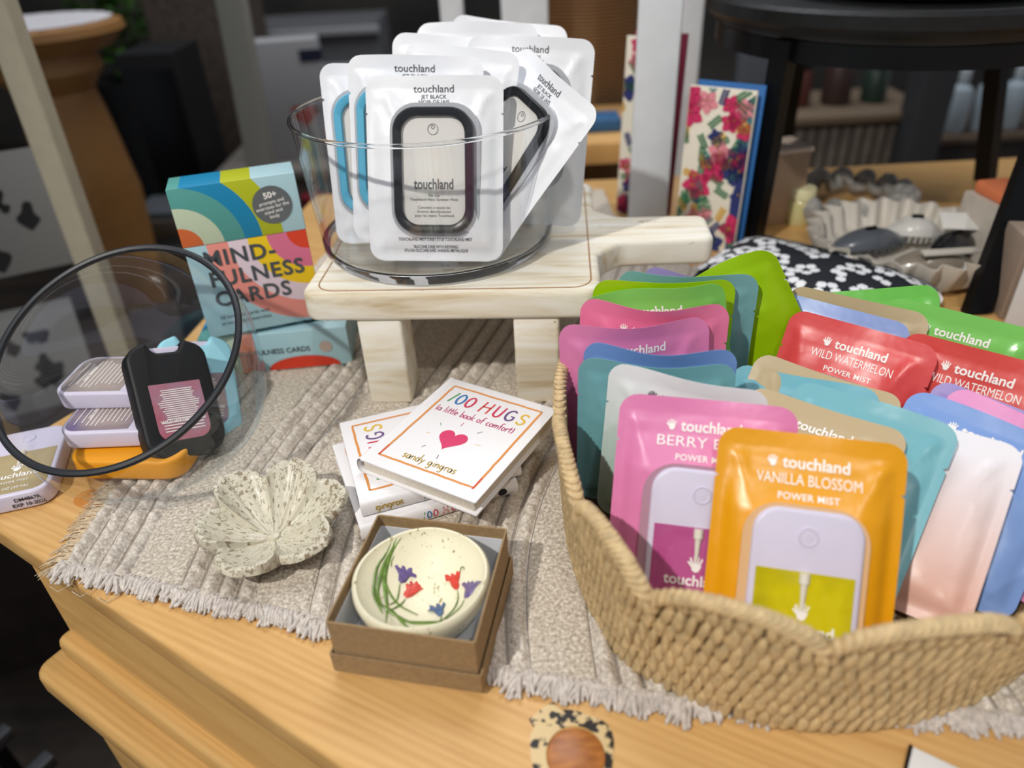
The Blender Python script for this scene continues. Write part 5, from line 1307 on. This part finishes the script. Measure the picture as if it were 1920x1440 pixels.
# plant
t = thing('potted_plant', 'leafy green potted plant in a dark pot at the upper left', 'plant', (aty(225, 55, 3.0).x, 3.0, aty(225, 55, 3.0).z - 1.14))
MB().lathe([(.0001, 0), (.12, 0), (.15, .55), (.165, .98), (.15, .98), (.0001, .95)], 36).build('pot', mat('dark_pot', '#16181a', .5), t)
b = MB(); rn = random.Random(2)
for k in range(150):
    a_ = rn.random() * 2 * PI; r_ = rn.uniform(0, .16); h_ = .98 + rn.uniform(0, .36); c = Vector((r_ * math.cos(a_), r_ * math.sin(a_), h_)); d = Vector((math.cos(a_), math.sin(a_), rn.uniform(-.5, .8))).normalized(); sd = d.cross(Vector((0, 0, 1))).normalized() * rn.uniform(.015, .03); L = rn.uniform(.06, .12)
    b.add([c, c + d * L * .5 + sd, c + d * L, c + d * L * .5 - sd], [(0, 1, 2, 3)])
    b.add([c + Vector((0, 0, .001)), c + d * L * .5 + sd + Vector((0, 0, .001)), c + d * L + Vector((0, 0, .001)), c + d * L * .5 - sd + Vector((0, 0, .001))], [(3, 2, 1, 0)])
o = b.build('foliage', mat('leaf_green', '#3d6a1f', .5, nz=.4, nscale=12), t, smooth=False)
b = MB()
for k in range(9): a_ = k * .7; b.tube([(0, 0, .94), (.05 * math.cos(a_), .05 * math.sin(a_), 1.1), (.12 * math.cos(a_), .12 * math.sin(a_), 1.28)], .004, 5)
b.build('stems', mat('stem_green', '#4a5a2a', .6), t)
# dark cabinet, tall wicker hamper, white boxes on shelf
def cab(name, label, cat, px, py, Y, w, d, h_top, col, rz=0, parts=()):
    c = aty(px, py, Y); zt = c.z; t = thing(name, label, cat, (c.x, c.y, FLZ), rz=rz)
    MB().box((0, d / 2, (zt - FLZ) / 2), (w, d, zt - FLZ), bev=.004).build('body', col, t)
    return t, zt - FLZ
t, h = cab('wicker_hamper', 'tall dark brown wicker hamper at the upper left beyond the card boxes', 'hamper', 350, -40, 2.5, .30, .3, 0, mat('dark_wicker', '#4a4038', .8, nz=.45, nscale=50, bump=.6, bscale=120), rz=.1)
MB().box((0, .15, h + .01), (.32, .32, .03), bev=.01).build('hamper_lid', mat('dark_wicker', '#4a4038', .8), t)
t, h = cab('black_cabinet', 'black cabinet between the round table and the wicker hamper', 'cabinet', 268, 100, 2.15, .16, .2, 0, mat('near_black', '#0c0d0f', .6))
MB().box((0, -.002, h - .25), (.13, .006, .42), bev=.002).build('cabinet_door', M_BLK, t)
t, h = cab('grey_crate', 'grey crate low behind the card boxes and the round table leg', 'crate', 292, 400, 1.80, .13, .14, 0, mat('crate_grey', '#4d5258', .6))
for k in range(3): MB().box((0, -.004, h - .04 - k * .07), (.135, .008, .045), bev=.002).build('slat', M_GRYW, t)
# white boxes with red heart on a shelf
t, h = cab('grey_sideboard', 'grey sideboard behind the glass bowl carrying white boxes', 'sideboard', 560, 330, 2.05, .42, .3, 0, M_GRYW)
MB().box((0, .14, h + .012), (.45, .34, .024), bev=.004).build('sideboard_top', mat('grey_top', '#77726b', .6), t)
SB = Vector((aty(560, 330, 2.05).x, 2.05, aty(560, 330, 2.05).z + .024))
t = thing('white_carton', 'white carton with a red heart standing left behind the glass bowl', 'box', SB + Vector((-.015, .12, 0)), rz=.1)
MB().box((0, 0, .155), (.21, .08, .31), bev=.003).build('carton_body', mat('carton_white', '#a9aaac', .6), t)
H = [(.04 + .0022 * 16 * math.sin(a_) ** 3, -.0412, .12 + .0022 * (13 * math.cos(a_) - 5 * math.cos(2 * a_) - 2 * math.cos(3 * a_) - math.cos(4 * a_))) for a_ in [2 * PI * k / 36 for k in range(36)]]
b = MB(); b.add(H, [tuple(range(36))]); b.build('heart_print', mat('heart_red', '#b04a3c', .6), t, smooth=False)
b = MB(); b.box((.085, -.0412, .27), (.06, .002, .03)); b.build('brand_patch', mat('navy_patch', '#1f2540', .6), t)
t, h = cab('back_shelf', 'grey metal shelf unit high behind the white carton', 'shelf', 560, 50, 2.9, .55, .35, 0, mat('shelf_grey', '#5f6063', .6))
for k in range(2): MB().box((0, -.01, h - .02 - k * .12), (.57, .02, .025), bev=.003).build('shelf_edge', mat('shelf_pale', '#a5a7aa', .5), t)
c = aty(595, 395, 1.95); t = thing('red_tin', 'small dark red tin between the card boxes and the glass bowl', 'tin', (c.x, c.y, c.z - .04)); c_ = c
MB().lathe([(.0001, 0), (.035, 0), (.036, .004), (.036, .075), (.033, .08), (.0001, .08)], 28).build('tin_body', mat('tin_red', '#8a1f2c', .4), t)
MB().lathe([(.037, .070), (.0375, .072), (.0375, .084), (.0001, .085)], 28).build('tin_lid', mat('tin_red2', '#6d1722', .4), t)
o = MB().box((0, 0, 0), (.22, .2, .02), bev=.003).build('small_shelf', M_DK, None); o.location = (c_.x, c_.y + .05, c_.z - .0505); tag(o, 'dark wooden shelf carrying the red tin', 'shelf')
# right: slatted crate, dark columns, bottles, shelf
t, h = cab('slatted_crate', 'brown slatted wooden crate behind the black stand legs', 'crate', 1590, 225, 1.9, .40, .25, 0, mat('crate_dark', '#4e463f', .7))
for k in range(13): MB().box((-.18 + k * .03, -.006, h / 2), (.020, .010, h - .03), bev=.002).build('slat', M_GRYW, t)
MB().box((0, .11, h + .008), (.43, .28, .02), bev=.003).build('crate_top', mat('m_6d5d4b', '#6d5d4b', .7), t)
CT = Vector((aty(1590, 225, 1.9).x, 1.9, aty(1590, 225, 1.9).z + .018))
for k, (dx, w_, hh_, col, lab) in enumerate(((-.1, .06, .10, '#5a2f28', 'dark red jar on the left of the slatted crate'), (.0, .07, .12, '#3c2c28', 'brown jar in the middle of the slatted crate'), (.1, .06, .09, '#27382f', 'dark green jar on the right of the slatted crate'))):
    t = thing('storage_jar', lab, 'jar', CT + Vector((dx, .1, 0))); MB().lathe([(.0001, 0), (w_ / 2, 0), (w_ / 2 + .002, .01), (w_ / 2, hh_ * .8), (w_ * .35, hh_ * .92), (.0001, hh_ * .92)], 24).build('jar_body', mat('m_' + col[1:], col, .4), t)
    MB().lathe([(w_ * .38, hh_ * .9), (w_ * .4, hh_ * .92), (w_ * .38, hh_), (.0001, hh_ + .002)], 24).build('jar_lid', M_BLK, t)
q = aty(1725, 240, 1.85); post('dark_column', 'dark grey timber column right of the slatted crate', (q.x, q.y, FLZ), (q.x, q.y, .55), .085, .08, mat('column_grey', '#34363a', .6))
q = aty(1420, 100, 2.4); post('pale_column', 'pale grey column between the easel post and the black stand', (q.x, q.y, FLZ), (q.x, q.y, .75), .10, .08, mat('m_7d8188', '#7d8188', .6))
t, h = cab('bottle_shelf', 'dark brown shelf at the far right holding pale bottles', 'shelf', 1860, 262, 2.1, .50, .3, 0, M_DK)
MB().box((0, .14, h + .01), (.54, .34, .02), bev=.004).build('shelf_top', mat('m_5a4a3c', '#5a4a3c', .6), t)
BS = Vector((aty(1860, 262, 2.1).x, 2.1, aty(1860, 262, 2.1).z + .02))
bt = thing('pale_bottle', 'pale blue glass bottle, first from the left on the far right shelf', 'bottle', BS + Vector((-.105, .04, 0)), group='pale bottles on the dark shelf')
MB().lathe([(.0001, 0), (.030, 0), (.033, .004), (.033, .10), (.028, .118), (.013, .128), (.012, .140), (.0001, .140)], 28).build('bottle_body', mat('bottle_pale', '#aebdc6', .3), bt)
MB().lathe([(.014, .1405), (.014, .165), (.0001, .166)], 20).build('bottle_cap', mat('cap_pale', '#c9d2d8', .4), bt)
for k, l in enumerate(('second', 'third', 'fourth')):
    r = bt.copy(); COL.objects.link(r); r.location = bt.location + Vector((.082 * (k + 1), .012 * (k % 2), 0)); r['label'] = 'pale blue glass bottle, %s from the left on the far right shelf' % l
    for ch_ in list(bt.children): c2 = ch_.copy(); COL.objects.link(c2); c2.parent = r
# left edge: printed art boards below the posts
def board(label, p, w, h_, lean, rz, seed):
    t = thing('art_board', label, 'print', M=Matrix.Translation(p) @ Matrix.Rotation(rz, 4, 'Z') @ Matrix.Rotation(-lean, 4, 'X'), group='black and white art prints at the left')
    MB().box((0, .002, h_ / 2), (w, .004, h_), bev=.0006).build('panel', mat('board_grey', '#8d8c88', .7), t)
    b = MB(); rn = random.Random(seed)
    for k in range(9):
        cx, cz = rn.uniform(-w * .35, w * .35), rn.uniform(h_ * .15, h_ * .8); r_ = rn.uniform(.006, .017)
        b.add([(cx + r_ * (1 + .35 * math.sin(3 * a_ + k)) * math.cos(a_), -.0004, cz + r_ * 1.3 * (1 + .3 * math.cos(2 * a_ + k)) * math.sin(a_)) for a_ in [2 * PI * q_ / 20 for q_ in range(20)]], [tuple(range(20))])
    b.build('ink_drawing', mat('drawing_black', '#1d1d1f', .7), t, smooth=False)
pp = aty(40, 500, 1.0); board('grey art board with black botanical drawings at the left edge behind the fishbowl', pp + Vector((-.02, .02, -.02)), .16, .17, .25, .45, 3)
board('grey art board leaning lower behind the fishbowl glass', aty(70, 770, 1.02), .20, .17, .5, .45, 6)
t, h = cab('dark_side_table', 'dark wooden side table left of the chest, carrying the art boards', 'table', 40, 800, 1.0, .5, .35, 0, M_DK, rz=.4)
MB().box((0, .14, h + .006), (.54, .40, .02), bev=.004).build('table_top', mat('m_3a3330', '#3a3330', .6), t)
# below the chest at the left: dark clutter
t = thing('low_rack', 'dark metal floor rack with grey bars at the lower left beside the chest', 'rack', (-.72, .42, FLZ), rz=-.5)
for k in range(4): MB().box((-.12 + k * .085, 0, .35), (.018, .3, .018), bev=.002).build('bar', mat('rack_grey', '#4a4c50', .5, .5), t)
for sx_ in (-1, 1):
    for sy_ in (-1, 1): MB().box((sx_ * .17, sy_ * .15, .17), (.02, .02, .34), bev=.002).build('leg', M_BLK, t)
